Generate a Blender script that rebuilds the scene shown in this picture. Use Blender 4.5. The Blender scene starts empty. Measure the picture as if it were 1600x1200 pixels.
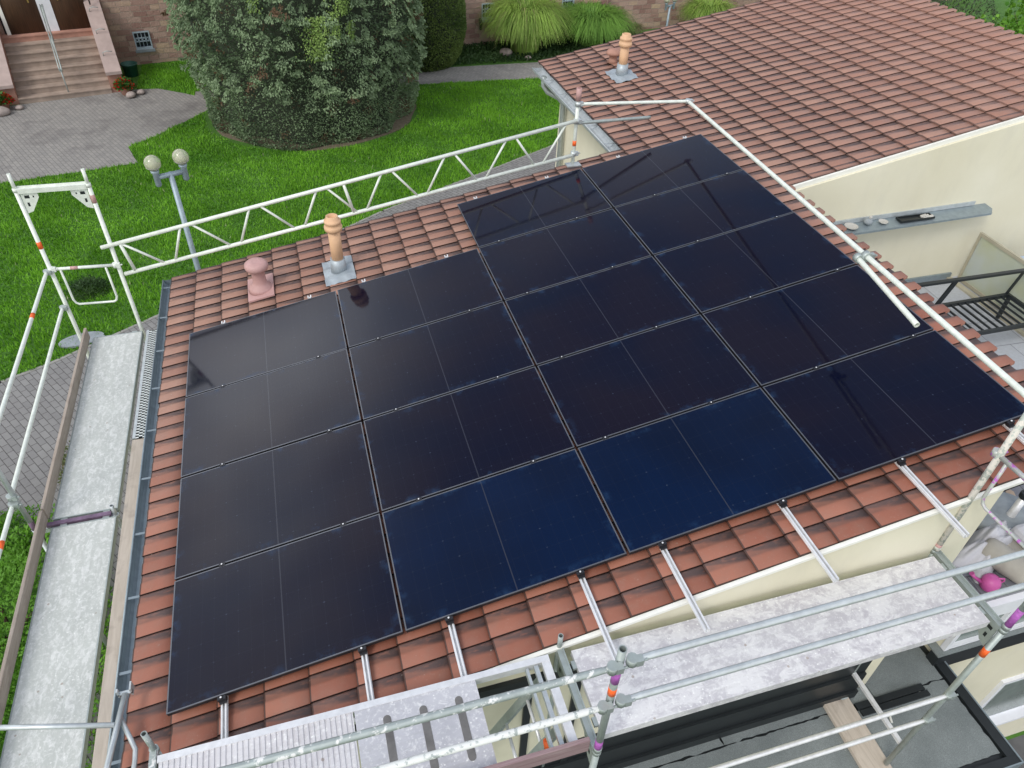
import bpy, bmesh, math, random
import numpy as np
from mathutils import Vector, Matrix
random.seed(7); RNG = np.random.default_rng(7)
S = bpy.context.scene; C = S.collection
R = math.radians; PI = math.pi
# ------------------------------------------------------------------ camera, world, sun, exposure
cd = bpy.data.cameras.new('camera'); cam = bpy.data.objects.new('camera', cd); C.objects.link(cam)
cd.sensor_width = 36; cd.lens = 1143/1600*36; cd.clip_start = .05; cd.clip_end = 400
cx = Vector((0.95918, -0.28087, 0.03287)); cz = Vector((0.23300, 0.71908, -0.65470))
cx = cx.normalized(); cz = (cz - cx*cz.dot(cx)).normalized(); cy = cz.cross(cx)   # image-down axis
cam.matrix_world = Matrix(((cx.x, -cy.x, -cz.x, 1.520), (cx.y, -cy.y, -cz.y, -2.918), (cx.z, -cy.z, -cz.z, 5.234), (0, 0, 0, 1)))
S.camera = cam
S.view_settings.view_transform = 'Standard'; S.view_settings.look = 'None'
S.view_settings.exposure = 0.35; S.view_settings.gamma = 1
SUN_DIR = Vector((-.60, -.45, .78)).normalized()
w = bpy.data.worlds.new('World'); S.world = w; w.use_nodes = True
nt = w.node_tree; nt.nodes.clear()
sky = nt.nodes.new('ShaderNodeTexSky'); sky.sky_type = 'NISHITA'; sky.sun_disc = False
sky.sun_elevation = math.asin(SUN_DIR.z); sky.sun_rotation = math.atan2(SUN_DIR.x, SUN_DIR.y)
tc = nt.nodes.new('ShaderNodeTexCoord'); mp = nt.nodes.new('ShaderNodeMapping'); mp.inputs['Scale'].default_value = (1, 1, 2.2)
nz = nt.nodes.new('ShaderNodeTexNoise'); nz.inputs['Scale'].default_value = 2.1; nz.inputs['Detail'].default_value = 5
rp_ = nt.nodes.new('ShaderNodeValToRGB'); rp_.color_ramp.elements[0].position = .40; rp_.color_ramp.elements[1].position = .62
rp_.color_ramp.elements[0].color = (.30, .30, .30, 1); rp_.color_ramp.elements[1].color = (1, 1, 1, 1)
mx = nt.nodes.new('ShaderNodeMix'); mx.data_type = 'RGBA'; mx.inputs[7].default_value = (8.6, 8.9, 9.3, 1)
bg = nt.nodes.new('ShaderNodeBackground'); bg.inputs['Strength'].default_value = .13
wo = nt.nodes.new('ShaderNodeOutputWorld')
L = nt.links.new
L(tc.outputs['Generated'], mp.inputs[0]); L(mp.outputs[0], nz.inputs[0]); L(nz.outputs[0], rp_.inputs[0])

def wdot(v, a, b_):
    n = nt.nodes.new('ShaderNodeVectorMath'); n.operation = 'DOT_PRODUCT'; n.inputs[1].default_value = Vector(v).normalized(); L(tc.outputs['Generated'], n.inputs[0])
    m = nt.nodes.new('ShaderNodeMapRange'); m.interpolation_type = 'SMOOTHSTEP'; m.inputs['From Min'].default_value = a; m.inputs['From Max'].default_value = b_; L(n.outputs['Value'], m.inputs['Value']); return m.outputs['Result']
def wmath(op, a, b_):
    n = nt.nodes.new('ShaderNodeMath'); n.operation = op
    for i, x in ((0, a), (1, b_)):
        if isinstance(x, (int, float)): n.inputs[i].default_value = x
        else: L(x, n.inputs[i])
    return n.outputs[0]
gap = wdot((.14, .52, .85), .80, .95)                       # a clear patch high in the north
cov = wmath('MULTIPLY', rp_.outputs[0], wmath('SUBTRACT', 1.0, wmath('MULTIPLY', gap, .84)))
L(cov, mx.inputs[0])
br = wmath('ADD', .95, wmath('MULTIPLY', wdot((-.40, .78, .50), .925, .998), 1.25))   # brighter cloud bank low in the north-west
sc = nt.nodes.new('ShaderNodeVectorMath'); sc.operation = 'SCALE'; sc.inputs[0].default_value = (9.3, 9.4, 9.6); L(br, sc.inputs['Scale']); L(sc.outputs[0], mx.inputs[7])
L(sky.outputs[0], mx.inputs[6]); L(mx.outputs[2], bg.inputs[0]); L(bg.outputs[0], wo.inputs[0])
sl = bpy.data.lights.new('sun', 'SUN'); sl.energy = 1.3; sl.angle = R(18); sl.color = (1, .96, .9)
so = bpy.data.objects.new('sun', sl); C.objects.link(so); so.rotation_euler = SUN_DIR.to_track_quat('Z', 'Y').to_euler()

# ------------------------------------------------------------------ helpers
TH = R(11.0); CT, ST = math.cos(TH), math.sin(TH)
def rp(u, v, w_=0.0): return Vector((CT*u - ST*w_, v, ST*u + CT*w_))   # roof coords -> world
GZ = -3.2
OFF = {}
def off(o): return OFF.get(o.name, Vector((0, 0, 0))) if o else Vector((0, 0, 0))
class MB:
    def __init__(s): s.v = []; s.f = []; s.sm = []
    def add(s, vs, fs, smooth=False):
        n = len(s.v); s.v += [Vector(p) for p in vs]; s.f += [tuple(i+n for i in f) for f in fs]; s.sm += [smooth]*len(fs); return s
    def box(s, a, b, M=None):
        x0, y0, z0 = a; x1, y1, z1 = b
        vs = [Vector(p) for p in ((x0,y0,z0),(x1,y0,z0),(x1,y1,z0),(x0,y1,z0),(x0,y0,z1),(x1,y0,z1),(x1,y1,z1),(x0,y1,z1))]
        if M: vs = [M @ p for p in vs]
        return s.add(vs, [(0,3,2,1),(4,5,6,7),(0,1,5,4),(1,2,6,5),(2,3,7,6),(3,0,4,7)])
    def beam(s, a, b, wd, ht, up=(0,0,1)):       # rectangular bar between two points
        a = Vector(a); b = Vector(b); d = (b-a).normalized(); up = Vector(up)
        x = d.cross(up).normalized(); y = x.cross(d)
        q = [x*wd/2*i + y*ht/2*j for i, j in ((-1,-1),(1,-1),(1,1),(-1,1))]
        return s.add([a+p for p in q]+[b+p for p in q], [(3,2,1,0),(4,5,6,7),(0,1,5,4),(1,2,6,5),(2,3,7,6),(3,0,4,7)])
    def tube(s, pts, r, n=12, hollow=False):
        pts = [Vector(p) for p in pts]; m = len(pts); rs = r if isinstance(r, (list, tuple)) else [r]*m
        prev = None; base = len(s.v)
        for i, p in enumerate(pts):
            d = (pts[min(i+1, m-1)] - pts[max(i-1, 0)]).normalized()
            if prev is None:
                x = d.orthogonal().normalized()
            else:
                x = (prev - d*prev.dot(d)).normalized()
            prev = x; y = d.cross(x)
            for k in range(n):
                a = 2*PI*k/n; s.v.append(p + (x*math.cos(a) + y*math.sin(a))*rs[i])
        for i in range(m-1):
            for k in range(n):
                a = base+i*n+k; b = base+i*n+(k+1) % n
                s.f.append((a, b, b+n, a+n)); s.sm.append(True)
        for i, sg in ((0, -1), (m-1, 1)):
            ring = [base+i*n+k for k in range(n)]
            if hollow:
                d = ((pts[0]-pts[1]) if i == 0 else (pts[-1]-pts[-2])).normalized()
                nb = len(s.v)
                for k in ring: s.v.append(pts[i] + (s.v[k]-pts[i])*.78)
                for k in ring: s.v.append(pts[i] + (s.v[k]-pts[i])*.78 - d*.06)
                for k in range(n):
                    k2 = (k+1) % n
                    q = (ring[k], ring[k2], nb+k2, nb+k); q2 = (nb+k, nb+k2, nb+n+k2, nb+n+k)
                    if i == 0: q = q[::-1]; q2 = q2[::-1]
                    s.f += [q, q2]; s.sm += [False, False]
                c = tuple(nb+n+k for k in range(n)); s.f.append(c if i else c[::-1]); s.sm.append(False)
            else:
                s.f.append(tuple(ring) if i else tuple(ring[::-1])); s.sm.append(False)
        return s
    def lathe(s, c, prof, n=24, ax=None):
        c = Vector(c); M = Matrix.Identity(3) if ax is None else Vector(ax).to_track_quat('Z', 'Y').to_matrix(); b = len(s.v); m = len(prof)
        for r_, z in prof:
            for k in range(n):
                a = 2*PI*k/n; s.v.append(c + M @ Vector((r_*math.cos(a), r_*math.sin(a), z)))
        for i in range(m-1):
            for k in range(n):
                a = b+i*n+k; e = b+i*n+(k+1) % n; s.f.append((a, e, e+n, a+n)); s.sm.append(True)
        s.f.append(tuple(b+k for k in range(n))[::-1]); s.sm.append(False)
        s.f.append(tuple(b+(m-1)*n+k for k in range(n))); s.sm.append(False); return s
    def prism(s, poly, d0, d1):                  # poly: 3d points, extruded from +d0 to +d1 vectors
        n = len(poly); P = [Vector(p) for p in poly]; d0 = Vector(d0); d1 = Vector(d1)
        return s.add([p+d0 for p in P]+[p+d1 for p in P], [tuple(range(n))[::-1], tuple(range(n, 2*n))]+[(i, (i+1) % n, (i+1) % n+n, i+n) for i in range(n)])
    def build(s, name, m, parent=None, bevel=0, world=True):
        o_ = off(parent) if world else Vector((0, 0, 0))
        me = bpy.data.meshes.new(name); me.from_pydata([p-o_ for p in s.v], [], s.f); me.update()
        bm = bmesh.new(); bm.from_mesh(me); bmesh.ops.recalc_face_normals(bm, faces=bm.faces)
        bm.to_mesh(me); bm.free()
        me.polygons.foreach_set('use_smooth', s.sm); me.materials.append(m)
        o = bpy.data.objects.new(name, me); C.objects.link(o)
        if parent: o.parent = parent
        OFF[o.name] = o_.copy()
        if bevel:
            b = o.modifiers.new('bevel', 'BEVEL'); b.width = bevel; b.segments = 2; b.limit_method = 'ANGLE'
        return o
def thing(name, label, cat, loc=(0,0,0), group=None, rot=None):
    o = bpy.data.objects.new(name, None); C.objects.link(o); o.location = loc; o.empty_display_size = .2
    if rot: o.rotation_euler = rot
    o['label'] = label; o['category'] = cat
    if group: o['group'] = group
    OFF[o.name] = Vector(loc); return o
def tag(o, label, cat, group=None, kind=None):
    o['label'] = label; o['category'] = cat
    if group: o['group'] = group
    if kind: o['kind'] = kind
    return o
def dup(root, loc, label, rot=None, group=None):
    def cp(o, par):
        c = o.copy(); C.objects.link(c)
        if par: c.parent = par
        for ch in o.children: cp(ch, c)
        return c
    r = cp(root, None); r.location = loc; r['label'] = label
    if rot: r.rotation_euler = rot
    if group: r['group'] = group
    return r
def np_mesh(name, V, F, m, parent=None, attr=None, uv=None, smooth=False):
    me = bpy.data.meshes.new(name); V = np.asarray(V, np.float32); F = np.asarray(F, np.int32); k = F.shape[1]
    o_ = off(parent); V = V - np.array(o_, np.float32)
    me.vertices.add(len(V)); me.vertices.foreach_set('co', V.ravel())
    me.loops.add(F.size); me.loops.foreach_set('vertex_index', F.ravel())
    me.polygons.add(len(F)); me.polygons.foreach_set('loop_start', np.arange(0, F.size, k, dtype=np.int32))
    if smooth: me.polygons.foreach_set('use_smooth', np.ones(len(F), bool))
    me.update(calc_edges=True)
    if attr is not None:
        a = me.attributes.new('rnd', 'FLOAT', 'POINT'); a.data.foreach_set('value', np.asarray(attr, np.float32))
    if uv is not None:
        l = me.uv_layers.new(name='UVMap'); l.data.foreach_set('uv', np.asarray(uv, np.float32)[F.ravel()].ravel())
    me.materials.append(m); o = bpy.data.objects.new(name, me); C.objects.link(o)
    if parent: o.parent = parent
    OFF[o.name] = o_.copy(); return o

# ------------------------------------------------------------------ materials
class NT:
    def __init__(s, name):
        s.m = bpy.data.materials.new(name); s.m.use_nodes = True; s.t = s.m.node_tree; s.b = s.t.nodes['Principled BSDF']
        s.c = s.t.nodes.new('ShaderNodeTexCoord')
    def node(s, k, **kw):
        n = s.t.nodes.new('ShaderNode'+k)
        for a, b in kw.items(): setattr(n, a, b)
        return n
    def link(s, a, b): s.t.links.new(a, b)
    def vec(s, coord='Object', scale=(1,1,1), rot=(0,0,0), loc=(0,0,0)):
        n = s.node('Mapping'); n.inputs['Scale'].default_value = scale; n.inputs['Rotation'].default_value = rot; n.inputs['Location'].default_value = loc
        s.link(s.c.outputs[coord], n.inputs[0]); return n.outputs[0]
    def noise(s, scale, detail=4, rough=.55, v=None, dist=0):
        n = s.node('TexNoise'); n.inputs['Scale'].default_value = scale; n.inputs['Detail'].default_value = detail
        n.inputs['Roughness'].default_value = rough; n.inputs['Distortion'].default_value = dist
        s.link(v if v is not None else s.c.outputs['Object'], n.inputs['Vector']); return n.outputs['Fac']
    def ramp(s, f, a, b, ca=(0,0,0,1), cb=(1,1,1,1)):
        n = s.node('ValToRGB'); e = n.color_ramp.elements; e[0].position = a; e[1].position = b
        e[0].color = ca if len(ca) == 4 else (*ca, 1); e[1].color = cb if len(cb) == 4 else (*cb, 1)
        s.link(f, n.inputs[0]); return n.outputs[0]
    def mix(s, f, a, b, mode='MIX'):
        n = s.node('Mix', data_type='RGBA', blend_type=mode)
        for i, x in ((0, f), (6, a), (7, b)):
            if isinstance(x, (int, float)): n.inputs[i].default_value = x
            elif isinstance(x, tuple): n.inputs[i].default_value = x if len(x) == 4 else (*x, 1)
            else: s.link(x, n.inputs[i])
        return n.outputs[2]
    def math(s, op, a, b=None):
        n = s.node('Math', operation=op)
        for i, x in ((0, a), (1, b)):
            if x is None: continue
            if isinstance(x, (int, float)): n.inputs[i].default_value = x
            else: s.link(x, n.inputs[i])
        return n.outputs[0]
    def bump(s, h, strength=.3, dist=.01):
        n = s.node('Bump'); n.inputs['Strength'].default_value = strength; n.inputs['Distance'].default_value = dist
        s.link(h, n.inputs['Height']); s.link(n.outputs[0], s.b.inputs['Normal'])
    def set(s, col=None, rough=None, metal=None, spec=None):
        for k, x in (('Base Color', col), ('Roughness', rough), ('Metallic', metal), ('Specular IOR Level', spec)):
            if x is None: continue
            if isinstance(x, (int, float)): s.b.inputs[k].default_value = x
            elif isinstance(x, tuple): s.b.inputs[k].default_value = x if len(x) == 4 else (*x, 1)
            else: s.link(x, s.b.inputs[k])
        return s.m
    def attr(s, n_='rnd'):
        n = s.node('Attribute', attribute_name=n_); return n.outputs['Fac']
    def objrnd(s): return s.node('ObjectInfo').outputs['Random']

def simple(name, col, rough=.6, metal=0, var=.15, scale=6, bump=0):
    t = NT(name); n = t.noise(scale, 6)
    c = t.mix(t.ramp(n, .3, .7), tuple(x*(1-var) for x in col), tuple(min(1, x*(1+var)) for x in col))
    if bump: t.bump(t.noise(scale*12, 4), bump, .004)
    return t.set(c, rough, metal)

def m_tile():
    t = NT('clay_tile'); r_ = t.attr()
    sx = t.node('SeparateXYZ'); t.link(t.c.outputs['Object'], sx.inputs[0])
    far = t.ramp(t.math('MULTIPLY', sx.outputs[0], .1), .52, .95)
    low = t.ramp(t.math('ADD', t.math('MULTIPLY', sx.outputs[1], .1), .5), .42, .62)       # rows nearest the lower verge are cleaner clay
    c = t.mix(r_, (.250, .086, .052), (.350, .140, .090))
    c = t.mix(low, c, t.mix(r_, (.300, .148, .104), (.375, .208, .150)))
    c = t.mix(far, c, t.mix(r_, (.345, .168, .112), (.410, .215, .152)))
    n = t.noise(9, 8, .65); c = t.mix(t.math('MULTIPLY', t.ramp(n, .45, .8), .40), c, (.24, .15, .11))
    n3 = t.noise(60, 4, .6); c = t.mix(t.math('MULTIPLY', t.ramp(n3, .62, .72), .25), c, (.42, .34, .28))
    uv = t.node('SeparateXYZ'); t.link(t.c.outputs['UV'], uv.inputs[0])
    edge = t.math('ADD', .12, t.math('MULTIPLY', uv.outputs[0], .44))
    tr = t.ramp(t.math('DIVIDE', uv.outputs[1], edge), .62, 1.15, (1,1,1,1), (0,0,0,1))
    up = t.ramp(uv.outputs[0], .0, .9, (.70,.70,.70,1), (1,1,1,1))
    n2 = t.noise(14, 6, .6, t.vec(scale=(1, 3, 1)))
    st = t.math('MULTIPLY', t.math('MULTIPLY', tr, up), t.ramp(n2, .26, .50))
    fade = t.math('SUBTRACT', 1.0, t.math('MULTIPLY', far, .88)); st = t.math('MULTIPLY', st, fade)
    wz = t.math('MULTIPLY', t.math('MULTIPLY', t.ramp(uv.outputs[1], .34, .44, (1,1,1,1), (0,0,0,1)), t.ramp(t.noise(6, 5, .6), .25, .55)), fade)
    c = t.mix(t.math('MULTIPLY', wz, .55), c, (.135, .075, .058))          # weathered film in the trough
    c = t.mix(t.math('MULTIPLY', st, .92), c, (.068, .050, .048))
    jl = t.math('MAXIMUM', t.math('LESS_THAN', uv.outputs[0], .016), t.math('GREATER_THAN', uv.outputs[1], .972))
    c = t.mix(t.math('MULTIPLY', jl, t.math('SUBTRACT', .88, t.math('MULTIPLY', far, .58))), c, (.045, .022, .016))        # dark of the joint gaps painted as thin lines, with grime
    vr = t.node('TexVoronoi'); vr.inputs['Scale'].default_value = 9; t.link(t.c.outputs['Object'], vr.inputs['Vector'])
    li = t.math('MULTIPLY', t.math('LESS_THAN', t.math('ADD', vr.outputs['Distance'], t.math('MULTIPLY', t.noise(60, 3), .12)), .11), t.ramp(t.noise(1.3, 3), .5, .6))
    c = t.mix(t.math('MULTIPLY', li, .65), c, (.46, .42, .34))
    t.bump(t.noise(70, 5), .25, .003)
    return t.set(c, t.ramp(t.noise(5, 3), .3, .7, (.45,.45,.45), (.7,.7,.7)))
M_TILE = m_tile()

def m_glass(name, ca, cb):
    t = NT(name); rn = t.objrnd()
    big = t.noise(1.1, 2, .5, t.vec('Object'))
    n4 = t.node('TexNoise'); n4.noise_dimensions = '4D'; n4.inputs['Scale'].default_value = .9; n4.inputs['Detail'].default_value = 2
    t.link(t.c.outputs['Object'], n4.inputs['Vector']); t.link(t.math('MULTIPLY', rn, 37.0), n4.inputs['W'])
    c = t.mix(t.ramp(n4.outputs['Fac'], .38, .62), ca, cb)
    sx = t.node('SeparateXYZ'); t.link(t.c.outputs['Object'], sx.inputs[0])
    X, Y = sx.outputs[0], sx.outputs[1]        # glass object: x 0..1.722, y 0..1.134
    mid = t.math('LESS_THAN', t.math('ABSOLUTE', t.math('SUBTRACT', X, .869)), .0048)
    c = t.mix(t.math('MULTIPLY', mid, .55), c, (.045, .048, .062))
    def grid(v, step, wd): return t.math('LESS_THAN', t.math('ABSOLUTE', t.math('SUBTRACT', t.math('FRACT', t.math('DIVIDE', v, step)), .5)), wd/step/2)
    gx = grid(X, .0955, .0016); gy = grid(Y, .1875, .0016)
    c = t.mix(t.math('MULTIPLY', t.math('MAXIMUM', gx, gy), .22), c, (.030, .035, .050))
    dots = t.math('MULTIPLY', grid(X, .0955, .012), grid(Y, .1875, .010))
    nd = t.noise(7, 2); c = t.mix(t.math('MULTIPLY', dots, t.math('MULTIPLY', t.ramp(nd, .50, .66), .5)), c, (.05, .065, .10))
    # dusty handling smears, bluish, along the edges
    ex = t.math('MINIMUM', X, t.math('SUBTRACT', 1.738, X)); ey = t.math('MINIMUM', Y, t.math('SUBTRACT', 1.134, Y))
    e = t.ramp(t.math('MINIMUM', ex, ey), .012, .085, (1,1,1,1), (0,0,0,1))
    n5 = t.node('TexNoise'); n5.noise_dimensions = '4D'; n5.inputs['Scale'].default_value = 5.5; n5.inputs['Detail'].default_value = 7; n5.inputs['Roughness'].default_value = .65
    t.link(t.c.outputs['Object'], n5.inputs['Vector']); t.link(t.math('MULTIPLY', rn, 91.0), n5.inputs['W'])
    sm = t.math('MULTIPLY', e, t.ramp(n5.outputs['Fac'], .52, .74)); c = t.mix(t.math('MULTIPLY', sm, .50), c, (.030, .085, .19))
    sp = t.noise(48, 3, .7); c = t.mix(t.math('MULTIPLY', t.ramp(sp, .72, .76), .5), c, (.10, .12, .16))
    m = t.set(c, t.math('ADD', .075, t.math('MULTIPLY', sm, .25)), 0, .30)
    t.b.inputs['IOR'].default_value = 1.45
    return m
M_GLASS = m_glass('solar_glass', (.0016, .0028, .0135), (.0062, .0042, .0115)); M_GLASSB = m_glass('solar_glass_blue_tint', (.0014, .0075, .031), (.0016, .0050, .019))
M_PEDGE_LIT = simple('panel_frame_lit_edge', (.145, .15, .165), .38, .6, .1)  # grey lip: light caught by the black frame's chamfer, painted in
M_PSIDE = simple('panel_frame_side', (.022, .022, .026), .4, .3, .1)
def m_metal(name, col, rough=.42, metal=.85, spl=0.0, spc=(.7,.7,.68)):
    t = NT(name); n = t.noise(14, 7, .6); c = t.mix(t.ramp(n, .3, .7), tuple(x*.78 for x in col), col)
    if spl:
        s_ = t.ramp(t.noise(22, 5, .6), .60-.1*spl, .66-.1*spl); c = t.mix(s_, c, spc)
        return t.set(c, rough, t.math('MULTIPLY', t.math('SUBTRACT', 1.0, s_), metal))
    return t.set(c, rough, metal)
M_GALV = m_metal('galvanised_steel', (.62, .66, .66), .42, .55)
M_GALVD = m_metal('galvanised_steel_weathered', (.44, .49, .47), .5, .5)
M_GALVS = m_metal('galvanised_steel_splashed', (.44, .49, .47), .5, .5, .5)
M_WHITE = m_metal('white_painted_steel', (.80, .84, .76), .45, .1)
M_ALU = m_metal('aluminium_rail', (.86, .86, .86), .32, .3)
M_ZINCL = m_metal('pale_zinc', (.52, .56, .57), .55, .3)
M_ZINC = m_metal('zinc_sheet', (.30, .36, .39), .5, .5)
M_ORANGE = simple('orange_tape', (.85, .13, .02), .5)
M_PURPLE = simple('magenta_spray_paint', (.36, .10, .38), .6, 0, .3, 30)
M_MAUVE = simple('purple_stained_steel', (.20, .13, .20), .55, .2, .35, 14)
M_BLACK = simple('black_metal', (.018, .022, .024), .45, .2)
M_DARK = simple('dark_void', (.01, .01, .011), .9)
def m_wood(name, a, b, sc=(2, 30, 30), rgh=.75):
    t = NT(name); n = t.noise(1.5, 8, .65, t.vec(scale=sc), 1.2); c = t.mix(t.ramp(n, .3, .7), a, b)
    n2 = t.noise(5, 5); c = t.mix(t.math('MULTIPLY', t.ramp(n2, .55, .75), .5), c, (.16, .12, .10)); t.bump(n, .25, .004)
    return t.set(c, rgh)
M_WOODY = m_wood('weathered_plank', (.30, .24, .19), (.46, .39, .33), (30, 2, 30))
M_WOODB = m_wood('pale_raw_plank', (.42, .36, .29), (.58, .51, .43), (12, 1.2, 12))
M_WOODP = m_wood('stained_toe_plank', (.20, .12, .13), (.34, .25, .25), (2, 30, 30))
def m_deck(name, base, dirt, cover, edge=None, stretch=(1,1,1), amt=.70, bs=10):
    t = NT(name); n = t.noise(3.5, 8, .65, t.vec(scale=stretch)); c = t.mix(t.ramp(n, .3, .7), base, dirt)
    a = t.noise(bs, 9, .72, t.vec(scale=stretch, loc=(3,1,0)), .6); s1 = t.ramp(a, cover-.03, cover+.07)
    v = t.node('TexVoronoi'); v.inputs['Scale'].default_value = 26; t.link(t.c.outputs['Object'], v.inputs['Vector'])
    s2 = t.math('MULTIPLY', t.math('LESS_THAN', v.outputs['Distance'], .16), t.ramp(t.noise(2.5, 3), .45, .6))
    c = t.mix(t.math('MULTIPLY', s1, amt), c, (.86, .86, .84)); f_ = t.noise(30, 6, .7); c = t.mix(t.math('MULTIPLY', t.ramp(f_, .52, .66), .5), c, (.84, .84, .82)); sc_ = t.noise(5, 6, .6, t.vec(scale=(9, .5, 9) if stretch[1] < 1 else (.5, 9, 9))); c = t.mix(t.math('MULTIPLY', t.ramp(sc_, .5, .7), .22), c, (.34, .34, .32)); c = t.mix(t.math('MULTIPLY', s2, .7), c, (.85, .85, .82))
    g = t.noise(40, 4, .6); c = t.mix(t.math('MULTIPLY', t.ramp(g, .6, .75), .25), c, (.22, .20, .18))
    v2 = t.node('TexVoronoi'); v2.inputs['Scale'].default_value = 5; t.link(t.c.outputs['Object'], v2.inputs['Vector'])
    c = t.mix(t.math('MULTIPLY', t.math('LESS_THAN', v2.outputs['Distance'], .055), .6), c, (.28, .21, .15))
    t.bump(a, .15, .004)
    return t.set(c, .6)
M_DECKL = m_deck('splashed_deck_board', (.56, .58, .54), (.46, .48, .45), .52, stretch=(1, .55, 1), amt=.42, bs=17)
M_DECKR = m_deck('plastered_deck_board', (.54, .53, .54), (.45, .43, .46), .47, stretch=(.7, 1, 1), amt=.42, bs=9)
M_DECKA = m_deck('aluminium_deck_plate', (.52, .52, .55), (.42, .42, .45), .60)
def m_plaster():
    t = NT('cream_plaster'); n = t.noise(1.2, 5); c = t.mix(t.ramp(n, .3, .7), (.68, .635, .475), (.74, .70, .55))
    n2 = t.noise(4, 6, .6, t.vec(scale=(1, 1, .35))); c = t.mix(t.math('MULTIPLY', t.ramp(n2, .5, .8), .25), c, (.52, .49, .40))
    t.bump(t.noise(90, 4), .35, .003); return t.set(c, .85)
M_PLAST = m_plaster()
M_TRIM = simple('white_verge_trim', (.80, .79, .72), .5, 0, .05)
M_TERRA = simple('terracotta_pipe', (.66, .41, .24), .6, 0, .12, 5, .1)
M_PINKP = simple('faded_pink_plastic', (.47, .28, .26), .55, 0, .1)
M_LEAD = m_metal('lead_flashing', (.42, .47, .50), .5, .4)
def m_pave(name, rot, bw, bh, c1, c2, mort, dirt=.5):
    t = NT(name); v = t.vec('Object', rot=(0, 0, rot))
    b = t.node('TexBrick'); b.offset = .5; b.inputs['Scale'].default_value = 1; b.inputs['Brick Width'].default_value = bw; b.inputs['Row Height'].default_value = bh
    b.inputs['Mortar Size'].default_value = .006; b.inputs['Mortar Smooth'].default_value = .3; b.inputs['Color1'].default_value = (*c1, 1); b.inputs['Color2'].default_value = (*c2, 1)
    b.inputs['Mortar'].default_value = (*mort, 1); t.link(v, b.inputs['Vector'])
    n = t.noise(1.1, 6, .6); c = t.mix(t.math('MULTIPLY', t.ramp(n, .48, .7), dirt), b.outputs['Color'], (.11, .10, .10))
    n2 = t.noise(30, 4); c = t.mix(t.math('MULTIPLY', t.ramp(n2, .4, .7), .3), c, (.26, .25, .24))
    t.bump(t.math('SUBTRACT', 1.0, b.outputs['Fac']), .6, .006); return t.set(c, .85)
PA = math.atan2(-1.39, .88)
M_PATH = m_pave('grey_block_paving', -PA, .20, .104, (.20, .195, .19), (.25, .245, .235), (.06, .055, .05), .25)
M_FORE = m_pave('weathered_block_paving', -PA+.12, .20, .104, (.26, .25, .235), (.32, .305, .28), (.13, .125, .115), .75)
M_KERB = simple('concrete_edging', (.30, .29, .27), .85, 0, .12, 8, .2)
M_TERR = m_pave('terrace_slabs', .05, .50, .50, (.36, .38, .41), (.40, .42, .45), (.18, .19, .21), .1)
M_TERRD = m_pave('dark_terrace_tiles', .05, .30, .30, (.145, .15, .175), (.17, .175, .20), (.07, .07, .08), .2)
def m_sand():
    t = NT('sandstone_blocks'); v0 = t.vec('UV')
    ds = t.node('TexNoise'); ds.inputs['Scale'].default_value = 1.6; ds.inputs['Detail'].default_value = 2; t.link(v0, ds.inputs['Vector'])
    av = t.node('VectorMath', operation='SCALE'); t.link(ds.outputs['Color'], av.inputs[0]); av.inputs['Scale'].default_value = .10
    ad = t.node('VectorMath', operation='ADD'); t.link(v0, ad.inputs[0]); t.link(av.outputs[0], ad.inputs[1])
    b = t.node('TexBrick'); b.offset = .43; b.squash = .72; b.squash_frequency = 3; b.offset_frequency = 2
    for k, x in (('Scale', 1), ('Brick Width', .42), ('Row Height', .17), ('Mortar Size', .010), ('Mortar Smooth', .4)): b.inputs[k].default_value = x
    b.inputs['Color1'].default_value = (.0, .0, .0, 1); b.inputs['Color2'].default_value = (1, 1, 1, 1); b.inputs['Mortar'].default_value = (.5, .5, .5, 1)
    t.link(ad.outputs[0], b.inputs['Vector'])
    n = t.noise(1.9, 5, .7, v0); k = t.math('ADD', t.math('MULTIPLY', b.outputs['Color'], .6), t.math('MULTIPLY', n, .5))
    r_ = t.node('ValToRGB'); e = r_.color_ramp.elements; e[0].position = .15; e[0].color = (.24, .13, .105, 1); e[1].position = .9; e[1].color = (.50, .36, .24, 1)
    x = r_.color_ramp.elements.new(.45); x.color = (.36, .22, .175, 1); x = r_.color_ramp.elements.new(.7); x.color = (.44, .30, .24, 1)
    t.link(k, r_.inputs[0]); c = t.mix(b.outputs['Fac'], r_.outputs[0], (.42, .33, .26))
    t.bump(t.math('ADD', t.math('SUBTRACT', 1.0, b.outputs['Fac']), t.noise(14, 5, .6, v0)), .9, .03); return t.set(c, .9)
M_SAND = m_sand()
M_STEP = simple('sandstone_step', (.33, .255, .205), .85, 0, .25, 3, .3)
M_STEPR = simple('red_sandstone', (.40, .21, .155), .85, 0, .2, 4, .3)
M_COPE = simple('pink_sandstone_coping', (.40, .31, .28), .8, 0, .15, 3, .3)
def m_door():
    t = NT('dark_wood_door'); n = t.noise(2, 6, .6, t.vec('UV', scale=(30, 1, 1))); c = t.mix(t.ramp(n, .3, .7), (.040, .024, .014), (.12, .065, .035)); return t.set(c, .5)
M_DOOR = m_door()
M_WHITEP = simple('white_panel', (.72, .73, .76), .6, 0, .05)
M_WGLASS = simple('dark_window_glass', (.02, .026, .035), .12)
M_GRILLE = simple('pale_blue_iron', (.42, .50, .56), .5, .2)
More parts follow.
